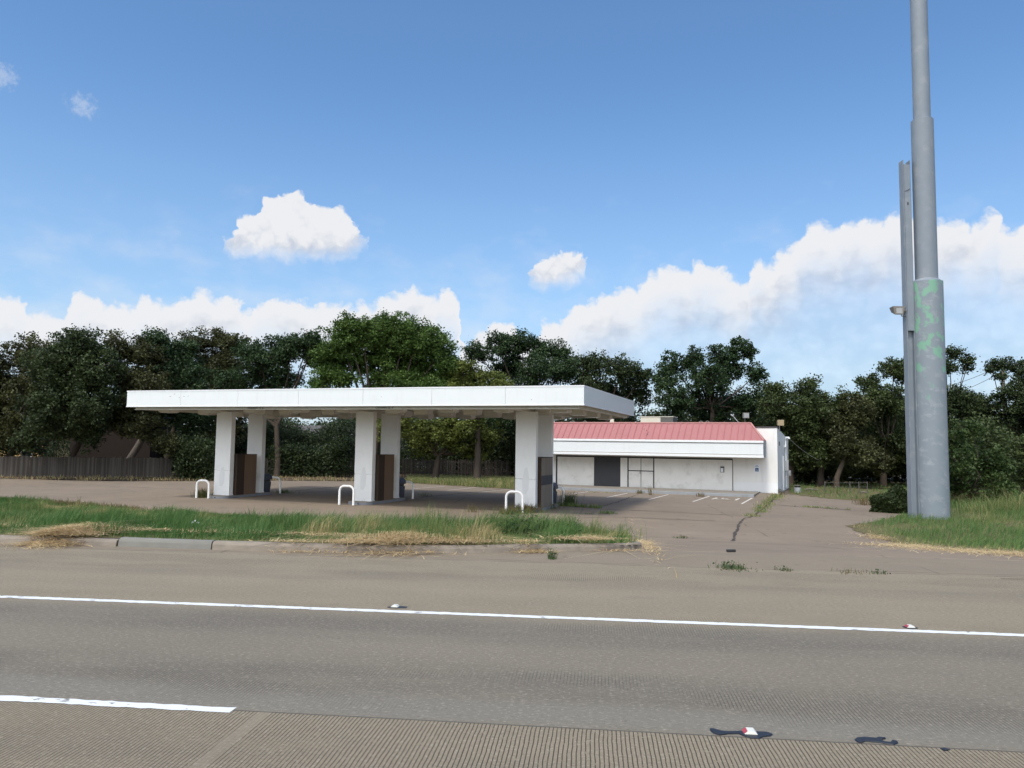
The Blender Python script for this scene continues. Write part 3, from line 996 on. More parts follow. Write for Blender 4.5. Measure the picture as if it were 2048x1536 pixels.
# ---- loose tall weeds and weed clumps (things)
def weed(name, x, y, h, n, spread, tint, mat, label, cat='weed', group=None, w=0.014, lean=0.5, zoff=0.0, leaves=0):
    c = on_ground(x, y)
    root = empty(name, (c[0], c[1], c[2] + zoff))
    tag(root, label, cat, group)
    a = RNG.normal(0, spread, (n, 2))
    P = np.column_stack([a, np.zeros(n)])
    o = blades('stem', P, RNG.uniform(0.45, 1.15, n) * h, w, np.clip(RNG.normal(tint, 0.15, n), 0, 1), mat, lean, parent=root)
    if leaves:
        c3 = np.column_stack([RNG.normal(0, spread * 1.2, (leaves, 2)), RNG.random(leaves) * h])
        leafcloud('leaf', c3, RNG.uniform(0.5, 1.2, leaves) * 0.038, np.clip(RNG.normal(0.5, 0.25, leaves), 0, 1), LEAF['shrub'], root)
    return root


def leafcloud(name, P, size, tint, mat, parent=None, up=0.3, kind=None):
    n = len(P)
    nr = RNG.normal(0, 1, (n, 3))
    nr[:, 2] = np.abs(nr[:, 2]) + up
    nr /= np.linalg.norm(nr, axis=1)[:, None]
    t = np.cross(nr, RNG.normal(0, 1, (n, 3)))
    t /= np.linalg.norm(t, axis=1)[:, None] + 1e-9
    b = np.cross(nr, t)
    s = np.asarray(size)[:, None] if np.ndim(size) else size
    V = np.stack([P - t * s * 0.6, P + b * s * 0.36 + nr * s * 0.08, P + t * s * 0.6, P - b * s * 0.36 + nr * s * 0.08], 1).reshape(-1, 3)
    q = np.arange(n * 4).reshape(n, 4)
    return np_mesh(name, V, [q], mat, parent=parent, attrs={'tint': tint})


# ------------------------------------------------------------------ canopy
CY = 0.3333
can = empty('fuel_canopy', (2.7213, 28.8259, LOT), -CY)
tag(can, 'flat white filling-station canopy on six square columns', 'canopy')
L, D, ZB, FH = 22.04, 10.7, 4.343, 0.723
W_ = 0.1
mb = MB()
npan = 7
for i in range(npan):
    x0 = -L + i * L / npan
    mb.box(x0 + 0.004, x0 + L / npan - 0.004, 0, W_, ZB, ZB + FH)
    mb.box(x0 + 0.004, x0 + L / npan - 0.004, D - W_, D, ZB, ZB + FH)
for i in range(3):
    y0 = W_ + 0.003 + i * (D - 2 * W_ - 0.006) / 3
    y1 = y0 + (D - 2 * W_ - 0.006) / 3
    mb.box(-W_, -0.002, y0, y1 - 0.006, ZB, ZB + FH)
    mb.box(-L + 0.002, -L + W_, y0, y1 - 0.006, ZB, ZB + FH)
mb.build('fascia', M['fascia'], can, bevel=0.006)
q = MB()
for xx, zz, ww in ((-19.55, 0.44, 0.10), (-19.0, 0.40, 0.05), (-18.75, 0.45, 0.07), (-18.5, 0.46, 0.05), (-19.3, 0.56, 0.08), (-8.6, 0.36, 0.03), (-2.1, 0.2, 0.04)):
    q.add([(xx, -0.003, ZB + zz), (xx + ww, -0.003, ZB + zz - 0.006), (xx + ww * 0.9, -0.003, ZB + zz + 0.018), (xx + ww * 0.2, -0.003, ZB + zz + 0.014)], [(0, 1, 2, 3)])
q.build('scuff_mark', M['dkmetal'], can)
mb = MB()
for zz in (ZB - 0.02, ZB + FH - 0.03):
    mb.box(-L - 0.012, 0.012, -0.014, -0.003, zz, zz + 0.05)
    mb.box(0.002, 0.013, -0.003, D + 0.012, zz, zz + 0.05)
mb.build('fascia_trim', M['white'], can)
mb = MB()
mb.box(-L + W_ + 0.01, -W_ - 0.01, W_ + 0.01, D - W_ - 0.01, ZB + 0.12, ZB + 0.3)
k = 0
y = W_ + 0.35
while y < D - 0.4:
    mb.box(-L + 0.45, -0.45, y, y + 0.05, ZB + 0.085, ZB + 0.118)
    y += 0.3
mb.build('soffit', M['soffit'], can)
mb = MB()
b0, bt = 0.28, 0.12
mb.box(-L + b0, -b0, b0, b0 + bt, ZB - 0.13, ZB + 0.118)
mb.box(-L + b0, -b0, D - b0 - bt, D - b0, ZB - 0.13, ZB + 0.118)
mb.box(-b0 - bt, -b0, b0 + bt + 0.003, D - b0 - bt - 0.003, ZB - 0.128, ZB + 0.118)
mb.box(-L + b0, -L + b0 + bt, b0 + bt + 0.003, D - b0 - bt - 0.003, ZB - 0.128, ZB + 0.118)
mb.box(-L + b0 - 0.03, -b0 + 0.03, b0 - 0.03, b0 - 0.003, ZB - 0.15, ZB - 0.10)
mb.build('edge_beam', M['soffit'], can, bevel=0.006)
CX = (-19.05, -11.16, -3.32)
OFF, CW, CDp, GAP = 3.17, 0.92, 0.30, 2.42
for cx in CX:           # cross beams over each column pair
    MB().box(cx - 0.17, cx + 0.17, b0 + bt + 0.01, D - b0 - bt - 0.01, ZB - 0.11, ZB + 0.08).build('cross_beam', M['soffit'], can, bevel=0.006)
ISL = 0.13
colset = []
for i, cx in enumerate(CX):
    for j, yy in enumerate((OFF, OFF + GAP)):
        o = MB().box(-CW / 2, CW / 2, 0, CDp, 0.0, 1.22).box(-CW / 2, CW / 2, 0, CDp, 1.227, ZB - ISL - 0.11).build('column', M['column'], can, bevel=0.012, loc=(cx, yy, ISL))
        MB().box(-CW / 2 - 0.012, CW / 2 + 0.012, -0.012, CDp + 0.012, 0.001, 0.05).build('base_plate', M['column'], o)
        if j == 0:
            pw = random.uniform(0.26, 0.34)
            pts = [(-pw * 0.4, 0.75), (pw * 0.1, 0.72), (pw * 0.5, 0.9), (pw * 0.55, 1.35), (pw * 0.3, 1.72), (-pw * 0.1, 1.68), (-pw * 0.45, 1.3)]
            q = MB()
            q.add([(x, -0.004, z * (0.95 + 0.1 * i) - 0.25) for x, z in pts], [tuple(range(len(pts)))])
            q.build('paint_patch', M['patch'], o)
        if i == 0 and j == 1:
            MB().box(0.02, 0.26, -0.09, -0.002, 0.72, 1.08).build('junction_box', M['column'], o, bevel=0.01)
# lamps under the soffit
lamp0 = None
for i in range(9):
    for j in range(4):
        x = -L + 1.25 + i * (L - 2.5) / 8
        y = 1.35 + j * (D - 2.7) / 3
        if any(abs(x - c) < 0.8 for c in CX) and 2.4 < y < 6.6:
            x += 0.95
        if lamp0 is None:
            q = MB()
            s0, s1 = 0.36, 0.32
            q.add([(a * s0, b * s0, 0.0) for a, b in ((-1, -1), (1, -1), (1, 1), (-1, 1))] + [(a * s1, b * s1, -0.30) for a, b in ((-1, -1), (1, -1), (1, 1), (-1, 1))],
                  [(0, 1, 2, 3), (7, 6, 5, 4), (0, 4, 5, 1), (1, 5, 6, 2), (2, 6, 7, 3), (3, 7, 4, 0)])
            lamp0 = q.build('lamp_box', M['lamp'], can, bevel=0.01)
            MB().box(-0.27, 0.27, -0.27, 0.27, -0.325, -0.303).build('lens', M['lens'], lamp0, bevel=0.008)
            lo = lamp0
        else:
            lo = copy_tree(lamp0, can)
        lo.location = (x, y, ZB + 0.082)


def text_mesh(name, body, size, mat, parent, loc, rot):
    cu = bpy.data.curves.new(name, 'FONT')
    cu.body = body
    cu.size = size
    cu.align_x = 'CENTER'
    cu.align_y = 'CENTER'
    cu.extrude = 0.001
    t = bpy.data.objects.new(name, cu)
    COL.objects.link(t)
    dg = bpy.context.evaluated_depsgraph_get()
    dg.update()
    me = bpy.data.meshes.new_from_object(t.evaluated_get(dg))
    bpy.data.objects.remove(t)
    bpy.data.curves.remove(cu)
    me.materials.clear()
    me.materials.append(mat)
    o = bpy.data.objects.new(name, me)
    COL.objects.link(o)
    o.parent = parent
    o.location = loc
    o.rotation_euler = rot
    return o


for xx in (-14.95, -8.55):
    text_mesh('clearance_lettering', "Clearance 15' 6\"", 0.13, M['ink'], can, (xx, b0 - 0.034, ZB - 0.075), (R(90), 0, 0))

# islands, boarded pumps, bins, bollards
names_i = ('left', 'middle', 'right')


def can_world(x, y, z=0.0):
    c, s = math.cos(-CY), math.sin(-CY)
    return (2.7213 + x * c - y * s, 28.8259 + x * s + y * c, LOT + z)


isl_lab = ('low blue-grey pump island under the leftmost pair of canopy columns', 'low blue-grey pump island under the middle pair of canopy columns', 'low pump island half hidden by weeds under the rightmost pair of columns')
for cx, lb in zip(CX, isl_lab):
    pts = []
    y0, y1, w = OFF - 0.55, OFF + GAP + CDp + 0.75, 0.62
    for k in range(13):
        a = math.pi + math.pi * k / 12
        pts.append((w * math.cos(a), y0 + w * 0.75 + w * 0.75 * math.sin(a)))
    for k in range(13):
        a = math.pi * k / 12
        pts.append((w * math.cos(a), y1 - w * 0.75 + w * 0.75 * math.sin(a)))
    o = empty('pump_island', can_world(cx, 0), -CY)
    tag(o, lb, 'pump island', 'raised pump islands under the canopy')
    MB().prism(pts, -0.02, ISL - 0.03).build('kerb_side', M['island'], o)
    inner = [(x * 0.97, y) for x, y in pts]
    MB().prism(inner, ISL - 0.03, ISL - 0.004).build('concrete_top', M['walk'], o)
    q = MB()
    q.tube([(0.1, y0 - 0.004, 0.05), (0.1, y0 + 0.02, 0.05)], 0.03, 8)
    q.build('drain_hole', M['ink'], o)

pump_lab = ('brown plywood box closing off the pump between the leftmost columns', 'taller reddish plywood box closing off the pump between the middle columns',
            'weathered grey plywood pump box with a dark painted band between the rightmost columns')
for i, cx in enumerate(CX):
    o = empty('boarded_pump', can_world(cx, OFF + CDp + 0.06, ISL), -CY)
    tag(o, pump_lab[i], 'boarded pump', 'pumps boxed in with plywood')
    w, d, hgt = 0.6, 1.5 if i < 2 else 1.75, (1.98, 2.1, 2.12)[i]
    sm = M['ply'] if i < 2 else M['ply_grey']
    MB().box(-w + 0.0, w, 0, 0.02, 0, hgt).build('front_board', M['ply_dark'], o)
    q = MB()
    q.box(w - 0.02, w, 0.023, d * 0.38, 0, hgt - 0.01) if i < 2 else None
    if i < 2:
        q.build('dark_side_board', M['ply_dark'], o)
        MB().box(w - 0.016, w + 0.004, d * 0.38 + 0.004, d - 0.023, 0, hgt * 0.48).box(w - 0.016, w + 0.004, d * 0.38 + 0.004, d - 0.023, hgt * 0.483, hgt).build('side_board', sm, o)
    else:
        MB().box(w - 0.02, w, 0.023, d * 0.5, 0, hgt).box(w - 0.018, w + 0.002, d * 0.5 + 0.008, d - 0.023, 0, hgt).build('side_board', sm, o)
        MB().box(w + 0.004, w + 0.012, 0.03, d - 0.03, 0.95, 1.36).build('painted_band', M['charcoal'], o)
    MB().box(-w, -w + 0.02, 0.023, d - 0.023, 0, hgt).build('side_board', sm, o)
    MB().box(-w, w, d - 0.02, d, 0, hgt).build('back_board', sm, o)
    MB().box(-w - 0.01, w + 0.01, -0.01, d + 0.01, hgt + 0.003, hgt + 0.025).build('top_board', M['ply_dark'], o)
    MB().box(w - 0.05, w - 0.024, d - 0.06, d - 0.024, 0.01, hgt - 0.01).build('corner_post', sm, o)

bin_lab = ('dark blue windscreen-service bin behind the leftmost canopy columns', 'dark blue windscreen-service bin behind the middle canopy columns', 'dark blue windscreen-service bin behind the rightmost canopy columns')
bin0 = None
for i, cx in enumerate(CX):
    loc = can_world(cx + 0.26, OFF + GAP + CDp + 0.3, ISL)
    if bin0 is None:
        o = empty('service_bin', loc, -CY)
        q = MB()
        a, b_ = 0.21, 0.25
        q.add([(s * a, t * a, 0) for s, t in ((-1, -1), (1, -1), (1, 1), (-1, 1))] + [(s * b_, t * b_, 0.55) for s, t in ((-1, -1), (1, -1), (1, 1), (-1, 1))],
              [(3, 2, 1, 0), (4, 5, 6, 7), (0, 1, 5, 4), (1, 2, 6, 5), (2, 3, 7, 6), (3, 0, 4, 7)])
        q.build('body', M['bin'], o, bevel=0.02)
        q = MB()
        q.box(-0.2, 0.2, -0.2, 0.2, 0.552, 0.66)
        q.build('opening', M['ink'], o)
        q = MB()
        pr = [(-0.28, 0.66), (0.28, 0.66), (0.28, 0.82), (0.15, 0.95), (-0.15, 0.95), (-0.28, 0.82)]
        n = len(pr)
        q.add([(x, -0.27, z) for x, z in pr] + [(x, 0.27, z) for x, z in pr], [tuple(range(n)), tuple(range(2 * n - 1, n - 1, -1))] + [(i_, n + i_, n + (i_ + 1) % n, (i_ + 1) % n) for i_ in range(n)])
        q.build('hood', M['bin'], o, bevel=0.02)
        bin0 = o
    else:
        o = copy_tree(bin0)
        o.location = loc
    tag(o, bin_lab[i], 'bin', 'service bins on the pump islands')


def u_bar(w, h, r=0.052):
    q = MB()
    rr = 0.24
    pts = [(-w / 2, 0, -0.02), (-w / 2, 0, h - rr)]
    for k in range(1, 9):
        a = math.pi - math.pi / 2 * k / 8
        pts.append((-w / 2 + rr + rr * math.cos(a), 0, h - rr + rr * math.sin(a)))
    for k in range(0, 9):
        a = math.pi / 2 - math.pi / 2 * k / 8
        pts.append((w / 2 - rr + rr * math.cos(a), 0, h - rr + rr * math.sin(a)))
    pts.append((w / 2, 0, -0.02))
    q.tube(pts, r, 12)
    return q


bol = [((388.5, 996), (421, 997.5), 'white U-shaped guard rail at the near end of the leftmost pump island'),
       ((675, 1010.5), (710, 1011), 'white U-shaped guard rail at the near end of the middle pump island'),
       ((1009, 1024), (1048, 1026.5), 'white U-shaped guard rail with brown weeds at its foot, near the rightmost columns')]
bol_back = ['white guard rail behind the leftmost canopy columns', 'white guard rail behind the middle canopy columns', 'white guard rail behind the rightmost canopy columns beside the store']
b_0 = None
for (pa, pb, lb) in bol:
    a, b_ = on_ground(*pa), on_ground(*pb)
    c = (a + b_) / 2
    if b_0 is None:
        o = empty('guard_rail', (c[0], c[1], LOT + 0.0), -CY)
        u_bar(0.72, 0.86).build('bent_pipe', M['bollard'], o, smooth=True)
        for sx_ in (-0.36, 0.36):
            MB().tube([(sx_, 0, -0.01), (sx_, 0, 0.02)], 0.085, 12).build('footing_collar', M['walk'], o)
        b_0 = o
    else:
        o = copy_tree(b_0)
        o.location = (c[0], c[1], LOT)
    o.location = (c[0], c[1], float(zxy(c[0], c[1])))
    tag(o, lb, 'guard rail', 'white pipe guard rails at the pump islands')
for cx, lb in zip(CX, bol_back):
    o = copy_tree(b_0)
    o.location = can_world(cx + 0.28, OFF + GAP + CDp + 1.15)
    tag(o, lb, 'guard rail', 'white pipe guard rails at the pump islands')

# ------------------------------------------------------------------ store
BX, BY, BYAW = 16.0896, 46.4871, 0.415
ST = empty('store', (BX, BY, LOT), -BYAW)
tag(ST, 'low white boarded-up store with faded red metal mansard roof', 'building')
EBx = np.array([math.cos(BYAW), -math.sin(BYAW)])
EBy = np.array([math.sin(BYAW), math.cos(BYAW)])


def wall_x(px, py=950.0, b=0.0):
    """local x on the facade plane (local y=b) seen at this pixel"""
    d = ray(px, py)
    o = np.array([BX, BY]) + EBy * b
    t = ((o - CAM[:2]) @ EBy) / (d[:2] @ EBy)
    p = CAM + d * t
    return float((p[:2] - np.array([BX, BY])) @ EBx), float(p[2] - LOT)


XL = wall_x(1085)[0]
ZW = 4.02
BD = 9.0
mb = MB()
mb.box(XL, 0, 0, 0.25, 0, ZW)
mb.box(XL, 0, BD - 0.25, BD, 0, 3.6)
mb.box(XL, XL + 0.25, 0.253, BD - 0.253, 0, 3.7)
# right side wall with a stepped-down parapet
mb.add([(-0.25, 0.253, 0), (0, 0.253, 0), (0, BD - 0.253, 0), (-0.25, BD - 0.253, 0), (-0.25, 0.253, ZW - 0.01), (0, 0.253, ZW - 0.01), (0, BD - 0.253, 3.45), (-0.25, BD - 0.253, 3.45)],
       [(3, 2, 1, 0), (4, 5, 6, 7), (0, 1, 5, 4), (1, 2, 6, 5), (2, 3, 7, 6), (3, 0, 4, 7)])
mb.build('wall', M['wall'], ST)
MB().box(XL + 0.26, -0.26, 0.26, BD - 0.26, 3.3, 3.42).build('flat_roof', M['shingle'], ST)
MB().box(-1.6, 0.04, -0.04, 0.3, ZW + 0.003, ZW + 0.09).build('coping', M['coping'], ST)
# signband
OV = 1.6
xr = wall_x(1526.5, 900, -OV)[0]
zt_, zb_ = 3.22, 2.21
mb = MB()
mb.box(XL - 0.4, xr, -OV, -OV + 0.08, zb_ + 0.16, zt_ - 0.14)
for xs in (-3.4, -6.6, -9.7, -12.8):
    pass
mb.build('signband', M['fascia'], ST, bevel=0.005)
MB().box(XL - 0.4, xr + 0.02, -OV - 0.06, -OV + 0.06, zt_ - 0.135, zt_).build('upper_trim', M['white'], ST, bevel=0.01)
MB().box(XL - 0.4, xr + 0.02, -OV - 0.06, -OV + 0.06, zb_, zb_ + 0.155).build('lower_trim', M['white'], ST, bevel=0.01)
MB().box(XL - 0.4, xr, -OV - 0.008, -OV - 0.003, zb_ + 0.158, zb_ + 0.19).box(XL - 0.4, xr, -OV - 0.008, -OV - 0.003, zt_ - 0.175, zt_ - 0.14).build('trim_shade_strip', M['dkmetal'], ST)  # dark strips stand in for the shade along the trims, no recess modelled
q = MB()
for k in range(5):
    xs = xr - 1.0 - k * 2.44
    q.box(xs, xs + 0.012, -OV - 0.004, -OV - 0.001, zb_ + 0.2, zt_ - 0.18)
q.build('panel_seam', M['patch'], ST)
MB().box(xr - 0.07, xr, -OV + 0.083, -0.003, zb_ + 0.02, zt_ - 0.005).build('signband_end', M['beam'], ST)
MB().box(XL - 0.4, xr - 0.073, -OV + 0.09, -0.003, zb_ + 0.05, zb_ + 0.11).build('overhang_soffit', M['soffit'], ST)
# mansard
rxr = wall_x(1502, 850, -0.35)[0]
RZ0, RZ1 = zt_ + 0.003, 4.27
yb0, yb1 = -OV - 0.02, -0.42
mb = MB()
mb.add([(XL - 0.4, yb0, RZ0), (xr + 0.03, yb0, RZ0), (rxr, yb1, RZ1), (XL - 0.4, yb1, RZ1), (xr + 0.03, -0.003, RZ0), (rxr, -0.003, RZ1), (XL - 0.4, -0.003, RZ0), (XL - 0.4, -0.003, RZ1)],
       [(0, 1, 2, 3), (1, 4, 5, 2), (3, 2, 5, 7), (0, 3, 7, 6), (0, 6, 4, 1), (4, 6, 7, 5)])
roof = mb.build('roof', M['roof'], ST)
q = MB()
nrm = np.array([0, -(RZ1 - RZ0), (yb1 - yb0)])
nrm = nrm / np.linalg.norm(nrm)
x = xr - 0.33
sl = (rxr - xr) 
while x > XL - 0.35:
    t = 1.0
    if x > rxr: t = (xr + 0.03 - x) / (xr + 0.03 - rxr)
    a = np.array([x, yb0, RZ0])
    b_ = np.array([x, yb0 + (yb1 - yb0) * t, RZ0 + (RZ1 - RZ0) * t])
    hw = 0.014
    up_ = np.array([0, -nrm[1], nrm[2]]) * 0
    n3_ = np.array([0, -(RZ1 - RZ0), -(yb0 - yb1)])
    n3_ = np.array([0, -(RZ1 - RZ0), (yb1 - yb0)]) / np.hypot(RZ1 - RZ0, yb1 - yb0)
    o3 = n3_ * 0.035
    ex = np.array([hw, 0, 0])
    q.add([a - ex, a + ex, b_ + ex, b_ - ex, a - ex + o3, a + ex + o3, b_ + ex + o3, b_ - ex + o3], [(4, 5, 6, 7), (0, 1, 5, 4), (1, 2, 6, 5), (2, 3, 7, 6), (3, 0, 4, 7)])
    x -= 0.395
seam_m = mat_simple('roof_seam', (0.36, 0.11, 0.115), 0.5, 0.1, 2.0)
q.build('standing_seam', seam_m, roof)
MB().box(XL - 0.4, rxr + 0.02, yb1 - 0.06, yb1 + 0.1, RZ1 - 0.02, RZ1 + 0.07).build('ridge_cap', M['roof_trim'], roof, bevel=0.01)
q = MB()
q.tube([(xr + 0.03, yb0 - 0.01, RZ0 + 0.02), (rxr + 0.01, yb1 - 0.01, RZ1 + 0.01)], 0.055, 6)
q.build('hip_cap', M['roof_trim'], roof)


# rusted holes in the roof sheet at one place
q = MB()
for px, py in ((1287, 850), (1288, 858), (1294, 862), (1297, 866), (1296, 869), (1298, 871), (1297, 853)):
    lx, lz = wall_x(px, py, -1.0)
    t = (lz - RZ0) / (RZ1 - RZ0)
    y0 = yb0 + (yb1 - yb0) * t
    for _ in range(2):
        dx, dz = random.uniform(-0.05, 0.05), random.uniform(-0.05, 0.05)
        s_ = random.uniform(0.02, 0.045)
        ct = np.array([lx + dx, y0 + dz * (yb1 - yb0) / (RZ1 - RZ0), lz + dz]) + n3_ * 0.006
        tv = np.array([0, yb1 - yb0, RZ1 - RZ0])
        tv = tv / np.linalg.norm(tv)
        q.add([ct - np.array([s_, 0, 0]) * 0.7, ct - tv * s_, ct + np.array([s_, 0, 0]) * 0.7, ct + tv * s_ * 1.6], [(0, 1, 2, 3)])
q.build('rust_hole', M['crack'], roof)


def face_box(name, x0, x1, z0, z1, mat, depth=0.03, y=-0.001, parent=None, bevel=0):
    return MB().box(x0, x1, y - depth, y, z0, z1).build(name, mat, parent or ST, bevel=bevel)


WK = 0.15                       # walkway height
X = lambda px: wall_x(px, 950)[0]
zhead = 2.02
# header trim
face_box('header_trim', X(1112), X(1465.5), zhead + 0.002, zhead + 0.09, M['frame'], 0.05)
face_box('board', X(1115), X(1151) - 0.006, WK, zhead, M['board'])
face_box('board', X(1151), X(1188), WK, zhead, M['board'])
face_box('edge_trim', X(1112), X(1115) - 0.004, WK, zhead, M['frame'], 0.04)
face_box('dark_panel', X(1188) + 0.005, X(1241), WK, zhead, M['charcoal'], 0.022)['label'] = 'panel painted charcoal grey'
face_box('board', X(1241) + 0.004, X(1255.5), WK, zhead, M['board'])
face_box('board', X(1308.5), X(1360) - 0.006, WK, zhead, M['board'])
face_box('board', X(1360), X(1413.5) - 0.006, WK, zhead, M['board'], 0.026)
face_box('board', X(1413.5), X(1464.5), WK, zhead, M['board'])
face_box('edge_trim', X(1464.8), X(1466.2), 0.1, zhead, M['dkmetal'], 0.035)
dr = empty('double_door', (0, 0, 0), 0, ST)
face_box('door_leaf', X(1257.5), X(1281.8), WK, zhead, M['board'], 0.03, parent=dr)
face_box('door_leaf', X(1282.8), X(1307), WK, zhead, M['board'], 0.03, parent=dr)
q = MB()
for px in (1256.2, 1307.8):
    q.box(X(px) - 0.03, X(px) + 0.03, -0.06, -0.001, WK, zhead)
q.box(X(1256.2) + 0.032, X(1307.8) - 0.032, -0.055, -0.033, 1.18, 1.235)
q.box(X(1282.2) - 0.012, X(1282.2) + 0.012, -0.05, -0.033, WK, 1.178)
q.box(X(1282.2) - 0.012, X(1282.2) + 0.012, -0.05, -0.033, 1.237, zhead)
q.build('door_frame', M['frame'], dr)
MB().box(X(1281) - 0.04, X(1281), -0.09, -0.033, 1.02, 1.16).build('handle', M['galv'], dr)
# notice box on board
nx = X(1445)
nb = face_box('notice_frame', nx - 0.12, nx + 0.12, 1.25, 1.62, M['dkmetal'], 0.05, y=-0.033)
face_box('notice_sheet', nx - 0.09, nx + 0.06, 1.28, 1.52, M['signw'], 0.004, y=-0.085, parent=nb)
face_box('slot', nx - 0.09, nx + 0.09, 1.53, 1.6, M['ink'], 0.004, y=-0.085, parent=nb)
# accessible-parking sign
sx = X(1514)
sg = face_box('accessible_parking_sign', sx - 0.15, sx + 0.15, 1.3, 1.78, M['signw'], 0.012, y=-0.002)
face_box('symbol_square', sx - 0.1, sx + 0.1, 1.36, 1.58, M['blue'], 0.003, y=-0.0145, parent=sg)


def wheelchair(q, cx, cz, s, plane):
    """white stroke figure; plane maps (x,z)->3d"""
    def stroke(pts, w):
        for a, b in zip(pts[:-1], pts[1:]):
            a, b = np.array(a, float), np.array(b, float)
            d = (b - a) / (np.linalg.norm(b - a) + 1e-9)
            n_ = np.array([-d[1], d[0]]) * w / 2
            q.add([plane(*(cx + s * p[0], cz + s * p[1])) for p in (a - n_, b - n_, b + n_, a + n_)], [(0, 1, 2, 3)])
    ring = [(0.42 * math.cos(t) - 0.05, 0.42 * math.sin(t) - 0.35) for t in np.linspace(R(150), R(370), 12)]
    stroke(ring, 0.13)
    stroke([(-0.1, 0.55), (-0.05, -0.05), (0.35, -0.08), (0.5, -0.6), (0.68, -0.55)], 0.15)
    stroke([(-0.08, 0.3), (0.3, 0.28)], 0.12)
    hd = [(-0.12 + 0.13 * math.cos(t), 0.8 + 0.13 * math.sin(t)) for t in np.linspace(0, 2 * math.pi, 9)[:-1]]
    q.add([plane(cx + s * a, cz + s * b) for a, b in hd], [tuple(range(8))])


q = MB()
wheelchair(q, sx, 1.46, 0.085, lambda x, z: (x, -0.0195, z))
q.build('wheelchair_symbol', M['signw'], sg)
face_box('sign_text_line', sx - 0.1, sx + 0.1, 1.66, 1.68, M['blue'], 0.003, y=-0.0145, parent=sg)
face_box('sign_text_line', sx - 0.08, sx + 0.08, 1.7, 1.72, M['blue'], 0.003, y=-0.0145, parent=sg)

# right wall fittings
yy = BD - 0.9
MB().tube([(0.1, 5.2, 0.2), (0.1, 5.2, 3.3)], 0.05, 8).build('conduit', M['white'], ST, smooth=True)
MB().box(0.003, 0.16, 4.9, 5.5, 2.85, 2.98).build('conduit_bracket', M['white'], ST)
MB().tube([(0.1, 5.2, 3.3), (0.14, 5.1, 3.48), (0.3, 5.0, 3.5), (0.36, 5.0, 3.42)], 0.06, 8).build('weatherhead', M['white'], ST, smooth=True)
MB().box(0.003, 0.30, 4.6, 5.0, 1.3, 2.0).build('meter_box', M['galv'], ST, bevel=0.015)
MB().box(0.003, 0.36, 5.6, 6.1, 0.95, 1.3).build('meter_box', M['galv'], ST, bevel=0.015)
MB().box(0.003, 0.1, 3.6, 3.9, 0.1, 2.3).build('downpipe', M['white'], ST, bevel=0.01)
MB().box(0.002, 0.03, 1.2, 1.55, 2.95, 3.2).build('wall_vent', M['grille'], ST)


# floodlights, mast on roof
def roof_flood(px, py, b, mat, label, stem0):
    x, z = wall_x(px, py, b)
    fl = empty('floodlight', (x, b, z), R(25), ST)
    q = MB()
    q.add([(-0.19, -0.2, -0.15), (0.19, -0.2, -0.15), (0.19, -0.2, 0.2), (-0.19, -0.2, 0.2), (-0.13, 0.16, -0.1), (0.13, 0.16, -0.1), (0.13, 0.16, 0.15), (-0.13, 0.16, 0.15)],
          [(0, 1, 2, 3), (7, 6, 5, 4), (0, 4, 5, 1), (1, 5, 6, 2), (2, 6, 7, 3), (3, 7, 4, 0)])
    q.build('lamp_housing', mat, fl, bevel=0.01)
    if stem0:
        MB().box(-0.15, 0.15, -0.212, -0.203, -0.11, 0.16).build('lamp_glass', M['glass'], fl)
    MB().tube([(0, 0.05, -0.14), (0, 0.08, -0.3), (0, 0.08, -0.52)], 0.03, 8).build('bracket', M['galv'] if not stem0 else M['dkmetal'], fl, smooth=True)
    fl['label'] = label
    return fl


roof_flood(1490.5, 832, 0.35, M['dkmetal'], 'dark floodlight facing forward above the roof', True)
roof_flood(1559.5, 846.5, 0.3, M['tan'], 'tan floodlight on the front corner of the wall', False)
p0 = wall_x(1480, 845, 0.4)
p1 = wall_x(1466, 832, 0.4)
p2 = wall_x(1461.5, 829, 0.4)
MB().tube([(p0[0], 0.4, p0[1] - 0.1), (p1[0], 0.4, p1[1])], 0.022, 6).tube([(p1[0] + 0.05, 0.4, p1[1] + 0.1), (p1[0] - 0.02, 0.4, p1[1] + 0.02), (p2[0], 0.4, p2[1])], 0.05, 6).build('leaning_mast', M['galv'], ST)
p0 = wall_x(1222, 843, 0.4)
p1 = wall_x(1227, 838, 0.4)
MB().box(p0[0] - 0.06, p1[0] + 0.03, 0.35, 0.45, p0[1] - 0.4, p1[1]).build('roof_vent', M['beige'], ST)
q = MB()
for px in (1146, 1170, 1402, 1415):
    x, z = wall_x(px, 846, -0.42)
    q.tube([(x - 0.12, yb1, RZ1 + 0.07), (x, yb1 - 0.02, RZ1 + 0.15), (x + 0.12, yb1, RZ1 + 0.07)], 0.03, 6)
q.build('ridge_clip', M['dkmetal'], roof)
# rooftop unit
ax0, az = wall_x(1281, 835, 3.0)
ax1 = wall_x(1346, 835, 3.0)[0]
axm = wall_x(1321, 835, 3.0)[0]
ac = empty('rooftop_unit', tuple(np.array([BX, BY]) + EBx * ax0 + EBy * 3.0) + (LOT + 3.42,), -BYAW)
tag(ac, 'beige air-conditioning unit with dark side grille on the store roof', 'air conditioner')
hh = az - 3.42 + 0.02
MB().box(0, axm - ax0, 0, 1.4, 0.1, hh).build('casing', M['beige'], ac, bevel=0.02)
MB().box(axm - ax0 + 0.004, ax1 - ax0, 0.01, 1.39, 0.1, hh).build('grille', M['grille'], ac, bevel=0.01)
MB().box(-0.03, ax1 - ax0 + 0.03, -0.03, 1.43, hh + 0.002, hh + 0.05).build('lid', M['beige'], ac, bevel=0.01)
q = MB()
for xx in (0.05, ax1 - ax0 - 0.15):
    q.box(xx, xx + 0.1, 0, 1.4, -0.001, 0.098)
q.build('roof_curb', M['dkmetal'], ac)
